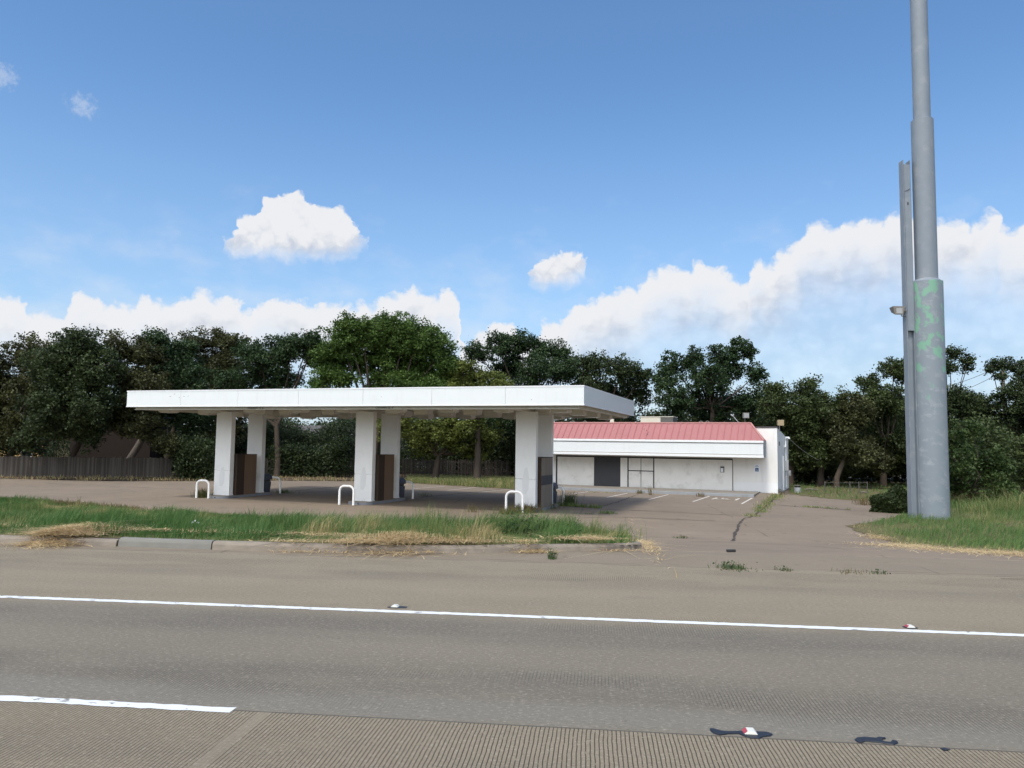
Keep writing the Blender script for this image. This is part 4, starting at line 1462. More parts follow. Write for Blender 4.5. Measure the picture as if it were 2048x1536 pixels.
# service cable
a = np.array([BX, BY]) + EBx * 0.36 + EBy * 5.0
far = at_depth(1700, 925, 62)
q = MB()
A = np.array([a[0], a[1], LOT + 3.42])
q.tube([A + (far - A) * t - np.array([0, 0, 1.2 * 4 * t * (1 - t) * 0.6]) for t in np.linspace(0, 1, 14)], 0.014, 5)
tag(q.build('power_cable', M['galv']), 'thin pale cable sagging from the store wall into the trees', 'cable')

# walkway in front of the store
wf = [on_ground(1100, 981.5), on_ground(1508, 994.6)]
wd = abs(float((np.array(wf[1][:2]) - np.array([BX, BY])) @ EBy))
xe = float((np.array(wf[1][:2]) - np.array([BX, BY])) @ EBx)
wk = MB().box(XL - 0.6, xe, -wd + 0.16, -0.002, -0.02, WK).build('walkway', M['walk'], bevel=0.01)
wk.location = (BX, BY, LOT)
wk.rotation_euler = (0, 0, -BYAW)
tag(wk, 'concrete walkway along the store front', 'walkway', kind='structure')
wk = MB().box(XL - 0.6, xe, -wd, -wd + 0.157, -0.02, WK + 0.003).build('walkway_kerb', M['kerbblue'], bevel=0.015)
wk.location = (BX, BY, LOT)
wk.rotation_euler = (0, 0, -BYAW)
tag(wk, 'faded blue kerb edge of the store walkway', 'kerb', kind='structure')
wk = MB()
wk.add([(xe + 0.004, -wd, 0.005), (0.15, -wd + 0.5, 0.005), (0.15, -0.002, 0.06), (xe + 0.004, -0.002, 0.1)], [(0, 1, 2, 3)])
wk = wk.build('walkway_ramp', M['lot'])
wk.location = (BX, BY, LOT)
wk.rotation_euler = (0, 0, -BYAW)
tag(wk, 'tan concrete ramp at the right end of the walkway', 'ramp', kind='structure')

# ------------------------------------------------------------------ painted parking lines, cracks
for (a, b) in (((1140, 988.4), (1176, 983.4)), ((1214, 995), (1255, 986.2)), ((1297.4, 999.3), (1336.5, 989.2)), ((1385.7, 1003.4), (1419, 992.5)), ((1483.3, 1007.8), (1504.4, 996)),
               ((827, 977.5), (889, 972.8)), ((896, 980.6), (952, 975)), ((955, 984.4), (1020.6, 979))):
    store_side = a[0] > 1100
    strip('parking_line', [on_ground(*a), on_ground(*b)], 0.095, M['worn'], 0.004,
          'faded white parking line on the forecourt ' + ('in front of the store' if store_side else 'behind the canopy'), 'parking line', group='painted parking lines')
q = MB()
c0 = on_ground(1446, 997.5)
for (xa, ya, xb, yb) in ((1424, 998.5, 1434, 995.5), (1471, 1000.5, 1478.5, 997)):
    a, b = on_ground(xa, ya), on_ground(xb, yb)
    d = (b - a)[:2]
    n_ = np.array([-d[1], d[0]]) / np.linalg.norm(d) * 0.06
    q.add([(a[0] - n_[0], a[1] - n_[1], LOT + 0.004), (b[0] - n_[0], b[1] - n_[1], LOT + 0.004), (b[0] + n_[0], b[1] + n_[1], LOT + 0.004), (a[0] + n_[0], a[1] + n_[1], LOT + 0.004)], [(0, 1, 2, 3)])
wheelchair(q, 0, 0, 0.75, lambda x, z: (c0[0] + EBx[0] * x * 0.9 + EBy[0] * z * 0.9, c0[1] + EBx[1] * x * 0.9 + EBy[1] * z * 0.9, LOT + 0.0055))
tag(q.build('parking_symbol', M['worn']), 'worn white wheelchair symbol painted in the bay before the walkway', 'road marking', kind='structure')

CR = [([(1552, 992), (1545, 1000), (1525, 1018), (1505, 1032), (1487, 1038), (1477, 1048), (1472, 1064), (1466, 1082)], 0.09, 'long dark crack running from the store corner to the driveway'),
      ([(1112, 1011), (1200, 1018), (1317, 1023), (1400, 1027), (1500, 1032)], 0.07, 'cross joint with weeds between canopy and drive'),
      ([(1200, 1014), (1235, 1004), (1275, 989)], 0.07, 'slanting crack in front of the store'),
      ([(838, 995), (920, 987), (1000, 979)], 0.09, 'slanting crack behind the canopy'),
      ([(563, 984), (640, 977), (700, 970)], 0.08, 'slanting crack behind the left of the canopy'),
      ([(1555, 1010), (1590, 1013), (1640, 1016), (1700, 1020)], 0.1, 'weedy crack right of the store'),
      ([(1160, 1036), (1230, 1034), (1330, 1038), (1430, 1042)], 0.06, 'broken crack behind the right end of the verge'),
      ([(90, 966), (150, 970), (230, 973), (380, 979)], 0.06, 'thin crack across the left of the forecourt'),
      ([(210, 975.5), (240, 975)], 0.08, 'short dark crack on the left of the forecourt'),
      ([(52, 973.5), (80, 973.5)], 0.1, 'short dark gap at the far left of the forecourt'),
      ([(1380, 1083), (1450, 1084), (1560, 1089), (1680, 1097)], 0.04, 'joint between driveway apron and forecourt'),
      ([(2000, 1157.5), (2060, 1159)], 0.05, 'dark joint at the right edge of the road')]
for pts, w, lb in CR:
    strip('pavement_crack', [on_ground(*p) for p in pts], w, M['crack'], 0.004, lb, 'crack', w_noise=0.10 if w > 0.05 else 0.04)


def crack_weeds(pts, n, h, label, tint=0.45, spread=0.08):
    P = [on_ground(*p) for p in pts]
    out = []
    for a, b in zip(P[:-1], P[1:]):
        t = RNG.random(n)[:, None]
        q_ = a + (b - a) * t
        q_[:, :2] += RNG.normal(0, spread, (n, 2))
        k_ = vnoise(q_[:, 0], q_[:, 1], 0.5, 77) > 0.42
        out.append(q_[k_])
    Q_ = np.concatenate(out)
    Q_[:, 2] = zxy(Q_[:, 0], Q_[:, 1])
    return blades('crack_grass', Q_, RNG.uniform(0.4, 1.2, len(Q_)) * h, 0.022, np.clip(RNG.normal(tint, 0.2, len(Q_)), 0, 1), GRASS, 0.6, label=label, cat='grass')


crack_weeds([(1556, 990), (1548, 998), (1535, 1010), (1520, 1022), (1502, 1034)], 420, 0.2, 'grass growing in the wide crack by the store corner', 0.42, 0.2)
crack_weeds([(1110, 1011), (1160, 1014), (1205, 1017)], 200, 0.22, 'weeds growing in the joint right of the canopy', 0.6)
crack_weeds([(1590, 1013), (1640, 1016), (1700, 1020)], 160, 0.12, 'grass in the crack right of the store', 0.5)
crack_weeds([(1178, 1030), (1210, 1028), (1218, 1026)], 160, 0.14, 'grass tuft in the pavement behind the verge end', 0.6, 0.2)
crack_weeds([(1110, 983), (1180, 985), (1240, 987)], 60, 0.12, 'small weeds along the walkway kerb', 0.3)

# ------------------------------------------------------------------ weeds (things)
WD = 'weeds growing out of the pavement'
weed('weed_clump', 1053, 1024, 0.42, 500, 0.3, 0.12, WEED, 'bushy brown weed at the foot of the right guard rail', group=WD, w=0.02, lean=0.7)
weed('weed_clump', 1020, 1028, 0.34, 240, 0.25, 0.35, WEED, 'lower olive weed left of the brown one at the right guard rail', group=WD, w=0.02)
weed('weed_clump', 1137, 1011, 0.75, 160, 0.16, 0.85, WEED, 'tall dark green weed beside the rightmost column', group=WD, w=0.022, lean=0.28)
weed('weed_clump', 1085, 1016, 0.35, 200, 0.4, 0.6, WEED, 'green weeds around the rightmost island', group=WD, w=0.02)
weed('weed_clump', 404, 995, 0.52, 260, 0.17, 0.55, WEED, 'yellow green weed inside the left guard rail', group=WD, w=0.018, lean=0.35)
weed('weed_clump', 566, 986, 0.25, 160, 0.25, 0.9, WEED, 'low dark weed right of the leftmost bin', group=WD, w=0.02)
weed('weed_clump', 848, 992, 0.22, 60, 0.25, 0.8, WEED, 'small weed by the middle rear guard rail', group=WD, w=0.016)
weed('weed_clump', 950, 1024, 0.42, 70, 0.2, 0.35, WEED, 'sparse pale weed between the middle and right columns', group=WD, w=0.012, lean=0.5)
weed('weed_clump', 735, 1008, 0.24, 60, 0.08, 0.6, WEED, 'little weed growing on the middle pump island', group=WD, w=0.015)
weed('weed_clump', 1302, 990, 0.75, 26, 0.07, 0.2, WEED, 'tall thin brown weed on the walkway kerb right of the double door', group=WD, w=0.018, lean=0.35)
weed('weed_clump', 1280, 987, 0.3, 60, 0.12, 0.3, WEED, 'small brown weed on the walkway kerb below the double door', group=WD, w=0.018)
weed('weed_clump', 1400, 993, 0.3, 70, 0.14, 0.12, WEED, 'dry weed on the walkway kerb below the last board', group=WD, w=0.018)
weed('weed_clump', 1557, 989, 0.5, 110, 0.2, 0.2, WEED, 'brown weed at the right corner of the store', group=WD, w=0.016)
weed('weed_clump', 1105, 1118, 0.2, 40, 0.035, 0.9, WEED, 'lone small green plant on the road before the kerb', group=WD, w=0.012, lean=0.4, leaves=26)
weed('weed_clump', 1455, 1137, 0.13, 90, 0.12, 0.95, WEED, 'green weed at the road joint, the leftmost and largest in the driveway mouth', group=WD, w=0.012, leaves=40)
weed('weed_clump', 1480, 1138.5, 0.05, 60, 0.12, 0.95, WEED, 'flat green weed trailing right of the largest joint weed', group=WD, w=0.012, leaves=20)
weed('weed_clump', 1567, 1141, 0.07, 40, 0.06, 0.8, WEED, 'tiny green weed at the road joint, middle of the driveway mouth', group=WD, w=0.01, leaves=20)
weed('weed_clump', 1707, 1146, 0.07, 50, 0.12, 0.35, WEED, 'dry yellowish weed at the road joint right of the middle', group=WD, w=0.01)
weed('weed_clump', 1758, 1147, 0.07, 40, 0.07, 0.9, WEED, 'rightmost tiny green weed at the road joint', group=WD, w=0.01, leaves=20)
weed('weed_clump', 1363, 1076.5, 0.1, 80, 0.13, 0.8, WEED, 'flat green weed where driveway apron meets forecourt', group=WD, w=0.014)
weed('weed_clump', 158, 1012, 0.5, 18, 0.04, 0.5, WEED, 'lone spindly weed behind the left part of the verge', group=WD, w=0.012, lean=0.45)
SG = 'tall seed grasses rising from the verge'
weed('tall_grass', 855, 1062, 1.0, 130, 0.2, 0.55, GRASS, 'tallest yellow green grass tuft left of the right guard rail', 'grass tuft', SG, 0.012, 0.4)
weed('tall_grass', 985, 1064, 0.62, 60, 0.13, 0.3, GRASS, 'pale upright grass tuft below the right guard rail', 'grass tuft', SG, 0.012, 0.25)
weed('tall_grass', 505, 1046, 0.6, 50, 0.12, 0.9, GRASS, 'green grass tuft standing up left of the middle guard rail', 'grass tuft', SG, 0.013, 0.3)
weed('tall_grass', 620, 1050, 0.6, 70, 0.2, 0.8, GRASS, 'green grass tuft in front of the middle guard rail', 'grass tuft', SG, 0.013, 0.45)
weed('tall_grass', 1240, 1082, 0.65, 46, 0.35, 0.5, GRASS, 'arching grass blades at the right end of the verge', 'grass tuft', SG, 0.012, 0.9)
weed('tall_grass', 745, 1050, 0.5, 30, 0.15, 0.4, GRASS, 'thin seed grass before the middle island', 'grass tuft', SG, 0.01, 0.5)
RG = 'tall grasses right of the sign pole'
for x, y, h_, lb in ((1950, 1030, 1.0, 'tall pale grass tuft just right of the sign pole'), (1990, 1028, 1.15, 'tall pale grass tuft further right of the sign pole'), (2025, 1030, 1.3, 'tall pale grass tuft near the right picture edge'),
                     (2050, 1022, 1.5, 'tallest pale grass tuft at the right picture edge'), (1985, 1046, 0.7, 'lower grass tuft in front of the tall ones by the sign pole')):
    weed('tall_grass', x, y, h_, 150, 0.4, 0.42, GRASS, lb, 'grass tuft', RG, 0.016, 0.7)
weed('dead_weed', 1932, 1012, 0.85, 220, 0.42, 0.02, WEED, 'reddish brown dead weeds just right of the sign pole', 'weed', None, 0.014, 0.6)
weed('dead_weed', 1735, 1010, 0.55, 170, 0.3, 0.05, WEED, 'brown dead weeds left of the clipped round bush', 'weed', None, 0.014, 0.6)
weed('dead_weed', 215, 1083, 0.2, 500, 0.16, 0.0, WEED, 'dark matted dead weed hanging over the kerb at left', 'weed', None, 0.012, 1.0)
# leafy vine over the kerb
c = on_ground(1050, 1082)
vb = empty('leafy_weed', (c[0], c[1], c[2]))
tag(vb, 'dark leafy bush growing over the kerb near the right end of the verge', 'bush')
n = 5200
a = RNG.normal(0, 1, (n, 3))
Pv = np.column_stack([a[:, 0] * 0.48, a[:, 1] * 0.28, np.abs(a[:, 2]) * 0.17 * np.exp(-(a[:, 0] ** 2) * 0.25) + 0.03])
kk = RNG.random(n) < 0.12
Pv[kk, 2] += RNG.random(kk.sum()) * 0.3
leafcloud('leaf', Pv, RNG.uniform(0.03, 0.075, n), np.clip(RNG.normal(0.35, 0.2, n), 0, 1), LEAF['deep'], vb)
q = MB()
for _ in range(22):
    x0, y0 = random.gauss(0, 0.15), random.gauss(0, 0.1)
    dx, dy, dz = random.gauss(0, 0.35), random.gauss(0, 0.2), random.uniform(0.2, 0.5)
    q.tube([(x0, y0, 0), (x0 + dx * 0.5, y0 + dy * 0.5, dz * 0.7), (x0 + dx, y0 + dy, dz)], [0.008, 0.006, 0.003], 5)
q.build('stem', M['bark'], vb)


# ------------------------------------------------------------------ road furniture
def flat_px(name, pts, mat, dz, label, cat, kind=None, group=None):
    P_ = [at_z(x, y, 0) for x, y in pts]
    q_ = MB()
    n_ = len(P_)
    c_ = sum(P_) / n_
    vs_ = [(p[0], p[1], 0.003) for p in P_]
    top = [(p[0] + (c_[0] - p[0]) * 0.06, p[1] + (c_[1] - p[1]) * 0.06, dz) for p in P_]
    q_.add(vs_ + top, [tuple(range(n_, 2 * n_))] + [(i, (i + 1) % n_, n_ + (i + 1) % n_, n_ + i) for i in range(n_)])
    o_ = q_.build(name, mat)
    return tag(o_, label, cat, group, kind)


TA = [(160, 155), (185, 157), (240, 174), (320, 182), (400, 178), (440, 178), (560, 182), (640, 185), (670, 195), (680, 205), (660, 219), (600, 225), (570, 240), (500, 238), (440, 218), (400, 200), (330, 200), (240, 210), (190, 195), (165, 172)]
TB = [(1345, 247), (1360, 232), (1420, 225), (1500, 232), (1530, 234), (1545, 225), (1600, 228), (1606, 240), (1580, 243), (1566, 252), (1600, 266), (1650, 272), (1668, 253), (1700, 258), (1707, 275), (1670, 292), (1620, 286), (1560, 274), (1520, 269), (1430, 262), (1400, 276), (1365, 264)]
dv = lambda L_: [(1380 + x / 4.096, 1420 + y / 4.096) for x, y in L_]
TG = 'black tar smears along the lane joint'
flat_px('tar_patch', dv(TA), M['tar'], 0.008, 'long black tar smear under the nearest lane marker', 'tar patch', group=TG)
flat_px('tar_patch', dv(TB), M['tar'], 0.008, 'curled black tar smear right of the nearest lane marker', 'tar patch', group=TG)
flat_px('tar_patch', [(1880, 1498), (1890, 1496.5), (1900, 1501), (1890, 1503)], M['tar'], 0.007, 'smallest black tar smear near the lower right corner', 'tar patch', group=TG)
flat_px('tar_patch', [(774, 1214.5), (785, 1212.5), (800, 1213), (815, 1214), (812, 1216.5), (790, 1217), (778, 1216)], M['tar'], 0.007, 'tar smear under the marker at the left of the edge line', 'tar patch', group=TG)
flat_px('tar_patch', [(1804, 1254), (1812, 1251.5), (1830, 1254), (1837, 1257), (1825, 1259), (1812, 1257)], M['tar'], 0.007, 'tar smear under the marker at the right of the edge line', 'tar patch', group=TG)
for x, y, lb in ((1500, 1466.5, 'nearest white lane marker with a red face, on the long tar smear'), (1820, 1255, 'white lane marker with a red face beside the edge line at right'), (790, 1214, 'worn white lane marker beside the edge line at left')):
    c = at_z(x, y, 0)
    rm = empty('lane_marker', (c[0], c[1], 0.006), RZ)
    tag(rm, lb, 'lane marker', 'raised reflective lane markers')
    s_, t_, h_ = 0.047, 0.028, 0.02
    q = MB()
    q.add([(-s_, -s_, 0), (s_, -s_, 0), (s_, s_, 0), (-s_, s_, 0), (-t_ + 0.008, -s_ * 0.9, h_), (t_, -s_ * 0.9, h_), (t_, s_ * 0.9, h_), (-t_ + 0.008, s_ * 0.9, h_)],
          [(3, 2, 1, 0), (4, 5, 6, 7), (0, 1, 5, 4), (1, 2, 6, 5), (2, 3, 7, 6), (3, 0, 4, 7)])
    q.build('shell', M['marker'], rm, bevel=0.003)
    q = MB()
    q.add([(-s_ - 0.002, -s_ * 0.85, 0.003), (-s_ - 0.002, s_ * 0.85, 0.003), (-t_ + 0.004, s_ * 0.78, h_ + 0.001), (-t_ + 0.004, -s_ * 0.78, h_ + 0.001)], [(0, 3, 2, 1)])
    q.build('reflector', M['red'] if x > 1000 else M['marker'], rm)
    if x > 1600:
        q = MB()
        q.add([(s_ + 0.002, -s_ * 0.85, 0.003), (s_ + 0.002, s_ * 0.85, 0.003), (t_ + 0.002, s_ * 0.78, h_ + 0.001), (t_ + 0.002, -s_ * 0.78, h_ + 0.001)], [(0, 1, 2, 3)])
        q.build('reflector', M['glass'], rm)
c = on_ground(1462, 1104)
q = MB().box(-0.09, 0.09, -0.03, 0.03, 0.002, 0.05)
o = q.build('debris', M['ink'], None, 0.008, loc=(c[0], c[1], c[2]), rz=0.1)
tag(o, 'small black scrap lying in the driveway', 'debris')


def crumple(name, x, y, s_, mat, label, dz):
    c_ = on_ground(x, y)
    q_ = MB()
    n_ = 7
    vs_ = []
    for i in range(n_):
        for j in range(n_):
            vs_.append(((i / (n_ - 1) - 0.5) * s_ + random.gauss(0, s_ * 0.06), (j / (n_ - 1) - 0.5) * s_ * 0.7 + random.gauss(0, s_ * 0.06), abs(random.gauss(0.25, 0.2)) * s_ * math.sin(math.pi * (i + 1) / (n_ + 1))))
    fs_ = [(i * n_ + j, (i + 1) * n_ + j, (i + 1) * n_ + j + 1, i * n_ + j + 1) for i in range(n_ - 1) for j in range(n_ - 1)]
    q_.add(vs_, fs_)
    o_ = q_.build(name, mat, None, loc=(c_[0], c_[1], c_[2] + dz))
    so = o_.modifiers.new('thick', 'SOLIDIFY')
    so.thickness = 0.004
    return tag(o_, label, 'litter')


crumple('paper_scrap', 390, 1069, 0.14, M['litter'], 'crumpled white paper on the grass above the grey kerb section', 0.24)
crumple('plastic_scrap', 137, 1056, 0.16, M['signw'], 'pale plastic scrap in the grass at far left', 0.2)
# small white tub right of the store
c = on_ground(1595, 985)
tub = empty('utility_tub', (c[0], c[1], c[2]))
tag(tub, 'white tub with a dark rim standing right of the store', 'tub')
MB().tube([(0, 0, 0.0), (0, 0, 0.32)], [0.19, 0.2], 20).build('body', M['pale'], tub, smooth=True)
MB().tube([(0, 0, 0.322), (0, 0, 0.43)], [0.17, 0.17], 20).build('neck', M['ink'], tub, smooth=True)
MB().tube([(0, 0, 0.432), (0, 0, 0.47)], [0.2, 0.2], 20).build('lid', M['dkmetal'], tub, smooth=True)
for x, y, l_, lb in ((1622, 982, 0.9, 'pale fallen branch on the grass right of the tub'), (1727, 988, 0.35, 'short pale log on the grass near the round bush')):
    c = on_ground(x, y)
    q = MB().tube([(-l_ / 2, 0, 0.05), (0, 0.03, 0.09), (l_ / 2, -0.05, 0.06)], [0.05, 0.06, 0.04], 8)
    tag(q.build('fallen_branch', M['bark_pale'], None, smooth=True, loc=(c[0], c[1], c[2] + 0.03), rz=random.uniform(-0.3, 0.3)), lb, 'branch')

# ------------------------------------------------------------------ sign pole
pc = on_ground(1867, 1040)
PD = float(pc[1])
mpp = PD / F_PX / math.cos(PITCH)
SP = empty('sign_pole', (pc[0], pc[1], pc[2]))
tag(SP, 'huge grey stepped sign pole with flaking green paint and no sign', 'sign pole')


def hz(py, px=1850):
    return float(at_depth(px, py, PD)[2] - pc[2])


r1 = 59.0 / 2 * PD / F_PX
z1, z2, z3 = hz(565), hz(242), hz(-420)
r2, r3 = 42.0 / 2 * PD / F_PX, 32.6 / 2 * PD / F_PX


def cyl(q_, r, za, zb, seg=48, n=6, cx=0.0, cy=0.0):
    return q_.tube([(cx, cy, za + (zb - za) * k / n) for k in range(n + 1)], r, seg)


cyl(MB(), r1, -0.1, z1, n=14).build('lower_shaft', M['pole'], SP, smooth=True)
MB().tube([(0, 0, z1 - 0.002), (0, 0, z1 + 0.12)], [r1 * 0.97, r2 * 1.02], 48).build('weld_collar', M['beam'], SP, smooth=True)
cyl(MB(), r2, z1 + 0.1, z2).build('middle_shaft', M['beam'], SP, smooth=True)
MB().tube([(0, 0, z2), (0, 0, z2 + 0.05)], [r2 * 1.0, r3 * 1.0], 48).build('weld_collar', M['beam'], SP, smooth=True)
cyl(MB(), r3, z2 + 0.04, z3).build('upper_shaft', M['beam'], SP, smooth=True)
ang = math.atan2(pc[0], pc[1])       # turn beams to face the road


def h_beam(cx, cy, w, d, za, zb, name):
    q_ = MB()
    t_ = 0.03
    q_.box(cx - w / 2, cx - w / 2 + t_, cy - d / 2, cy + d / 2, za, zb)
    q_.box(cx + w / 2 - t_, cx + w / 2, cy - d / 2, cy + d / 2, za, zb)
    q_.box(cx - w / 2 + t_ + 0.001, cx + w / 2 - t_ - 0.001, cy - 0.012, cy + 0.012, za, zb - 0.12)
    return q_.build(name, M['beam'], SP, bevel=0.004)


bw_ = 0.32
bcx = -r1 - bw_ / 2 + 0.0
zb1 = hz(322, 1807)
h_beam(bcx, 0.05, bw_, 0.34, -0.1, zb1, 'steel_beam')
zc = hz(662, 1815)
MB().box(bcx - bw_ / 2 + 0.04, bcx + bw_ / 2 - 0.034, -0.125, -0.105, zc, zb1 - 0.2).build('cover_plate', M['beam'], SP)
q = MB()
q.tube([(bcx - 0.1, -0.128, hz(385)), (bcx + 0.0, -0.135, hz(383.5)), (bcx + 0.11, -0.128, hz(380))], 0.012, 5)
q.box(bcx - 0.02, bcx + 0.03, -0.135, -0.127, hz(412), hz(407))
q.build('cable_scrap', M['ink'], SP)
h_beam(r2 * 0.55, 0.55, 0.42, 0.3, 0, hz(265, 1866), 'steel_beam')
fl = empty('floodlight', (bcx - bw_ / 2, 0.0, hz(624, 1805)), 0, SP)
q = MB()
q.add([(-0.62, -0.24, 0.2), (-0.12, -0.24, 0.2), (-0.2, -0.24, -0.16), (-0.54, -0.24, -0.16), (-0.56, 0.2, 0.2), (-0.14, 0.2, 0.2), (-0.22, 0.16, 0.0), (-0.5, 0.16, 0.0)],
      [(0, 3, 2, 1), (4, 5, 6, 7), (0, 1, 5, 4), (2, 3, 7, 6), (1, 2, 6, 5), (3, 0, 4, 7)])
q.build('lamp_housing', M['dkmetal'], fl, bevel=0.01)
MB().box(-0.49, -0.24, -0.255, -0.243, -0.11, 0.12).build('lamp_glass', M['glass'], fl)
MB().tube([(-0.1, 0, 0.05), (0.0, 0, 0.05)], 0.05, 8).tube([(-0.16, 0, -0.09), (-0.16, 0, -0.17), (0.0, 0, -0.17)], 0.02, 8).build('bracket', M['dkmetal'], fl)

# ------------------------------------------------------------------ fences
def fence(x0, y0, x1, y1, h, mat, gap, label, rag=0.05, missing=0.0, lean=0.0, bw=0.14):
    a, b = on_ground(x0, y0), on_ground(x1, y1)
    d = (b - a)[:2]
    Ln = float(np.linalg.norm(d))
    rz = math.atan2(d[1], d[0])
    fe = empty('wooden_fence', (a[0], a[1], LOT), rz)
    tag(fe, label, 'fence')
    q_ = MB()
    x = 0.0
    while x < Ln:
        w = bw * random.uniform(0.9, 1.05)
        hh_ = h + random.gauss(0, rag)
        if random.random() > missing:
            dx = random.gauss(0, lean)
            yo = random.uniform(0, 0.012)
            z0_ = random.uniform(0.0, 0.06)
            q_.add([(x, -0.02 - yo, z0_), (x + w, -0.02 - yo, z0_), (x + w, -0.001 - yo, z0_), (x, -0.001 - yo, z0_), (x + dx, -0.02 - yo, hh_), (x + w + dx, -0.02 - yo, hh_ + random.gauss(0, 0.01)), (x + w + dx, -0.001 - yo, hh_), (x + dx, -0.001 - yo, hh_)],
                   [(3, 2, 1, 0), (4, 5, 6, 7), (0, 1, 5, 4), (1, 2, 6, 5), (2, 3, 7, 6), (3, 0, 4, 7)])
        x += w + gap * random.uniform(0.6, 1.5)
    q_.build('board_panel', mat, fe)
    q_ = MB()
    for z in (0.3, h * 0.82):
        q_.box(0, Ln, 0.003, 0.045, z, z + 0.09)
    q_.build('rail', mat, fe)
    n_ = int(Ln / 2.4) + 1
    pst = None
    for i in range(n_ + 1):
        xx = Ln * i / n_
        if pst is None:
            pst = MB().box(-0.05, 0.05, 0.048, 0.15, 0, h * 0.97).build('post', mat, fe)
            pp = pst
        else:
            pp = pst.copy()
            COL.objects.link(pp)
            pp.parent = fe
        pp.location = (xx, 0, 0)
    return fe


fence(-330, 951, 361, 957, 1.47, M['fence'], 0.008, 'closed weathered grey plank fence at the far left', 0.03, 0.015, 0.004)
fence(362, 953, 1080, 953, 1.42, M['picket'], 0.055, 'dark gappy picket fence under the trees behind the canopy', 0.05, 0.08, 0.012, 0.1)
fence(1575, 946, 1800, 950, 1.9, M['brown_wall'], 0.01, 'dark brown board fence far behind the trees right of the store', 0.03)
# low wire fence remnants
q = MB()
for x in (1700, 1718, 1735, 1650):
    c = on_ground(x, 985)
    q.tube([(c[0], c[1], LOT), (c[0], c[1], LOT + 0.7)], 0.03, 6)
c0_, c1_ = on_ground(1650, 985), on_ground(1735, 985)
for z in (0.35, 0.62):
    q.tube([(c0_[0], c0_[1], LOT + z), (c1_[0], c1_[1], LOT + z)], 0.012, 5)
tag(q.build('low_rail_fence', M['grille']), 'low rusty rail fence on the grass between store and round bush', 'fence')


# ------------------------------------------------------------------ houses glimpsed behind the trees
def house(xl, xr_, y_base_depth, wall_h, roof_h, depth, wall_m, label, win=True, name='house'):
    p0 = at_depth(xl, 900, y_base_depth)
    p1 = at_depth(xr_, 900, y_base_depth)
    w = float(p1[0] - p0[0])
    ho = empty(name, (p0[0], y_base_depth, LOT), 0)
    tag(ho, label, 'house' if name == 'house' else 'shed')
    MB().box(0, w, 0, depth, -0.1, wall_h).build('wall', wall_m, ho)
    q_ = MB()
    ov = 0.35
    q_.add([(-ov, -ov, wall_h + 0.003), (w + ov, -ov, wall_h + 0.003), (w + ov, depth + ov, wall_h + 0.003), (-ov, depth + ov, wall_h + 0.003), (-ov, depth / 2, wall_h + roof_h), (w + ov, depth / 2, wall_h + roof_h)],
           [(3, 2, 1, 0), (0, 1, 5, 4), (2, 3, 4, 5), (0, 4, 3), (1, 2, 5)])
    q_.build('roof', M['shingle'], ho)
    if win:
        n_ = max(1, int(w / 3.5))
        for i in range(n_):
            xx = (i + 0.5) * w / n_
            wf_ = MB().box(xx - 0.55, xx + 0.55, -0.05, -0.002, 0.95, 2.15).build('window', M['white'], ho)
            MB().box(xx - 0.47, xx + 0.47, -0.058, -0.052, 1.03, 2.07).build('pane', M['window'], wf_)
    return ho


house(-60, 92, 74, 2.9, 1.7, 8, M['yellow'], 'yellow house glimpsed above the plank fence at far left')
house(140, 300, 64, 4.6, 1.0, 6, M['brown_wall'], 'dark brown shed behind the plank fence', False, 'shed')
house(540, 720, 78, 2.9, 1.6, 8, M['pale'], 'pale house glimpsed through the trees between the left columns')
house(800, 1060, 84, 3.0, 1.6, 8, M['pale'], 'grey house glimpsed under the trees right of the middle columns')
house(1690, 1850, 88, 3.0, 1.7, 8, M['pale'], 'pale house glimpsed under the trees left of the sign pole')

# utility pole and lines at far right
up = at_depth(2005, 722, 78)
UP = empty('utility_pole', (up[0], 78, LOT))
tag(UP, 'wooden utility pole top rising above the trees at far right', 'utility pole')
MB().tube([(0, 0, -0.1), (0, 0, float(up[2] - LOT))], [0.2, 0.15], 12).build('shaft', M['bark_pale'], UP, smooth=True)
MB().tube([(0.16, 0, float(up[2] - LOT) - 0.62), (0.3, 0, float(up[2] - LOT) - 0.62), (0.3, 0, float(up[2] - LOT) - 0.5)], 0.04, 6).build('insulator', M['dkmetal'], UP)
for k, dz in enumerate((-0.3, -1.0)):
    q = MB()
    A = np.array([up[0], 78, up[2] + dz])
    for Bp in (at_depth(1850, 778 + 22 * k, 84), at_depth(2300, 690 + 26 * k, 72)):
        q.tube([A + (Bp - A) * t - np.array([0, 0, 0.5 * 4 * t * (1 - t)]) for t in np.linspace(0, 1, 12)], 0.022, 5)
    tag(q.build('power_line', M['wire']), ('upper' if k == 0 else 'lower') + ' black power line beside the utility pole at far right', 'power line', 'power lines at far right')


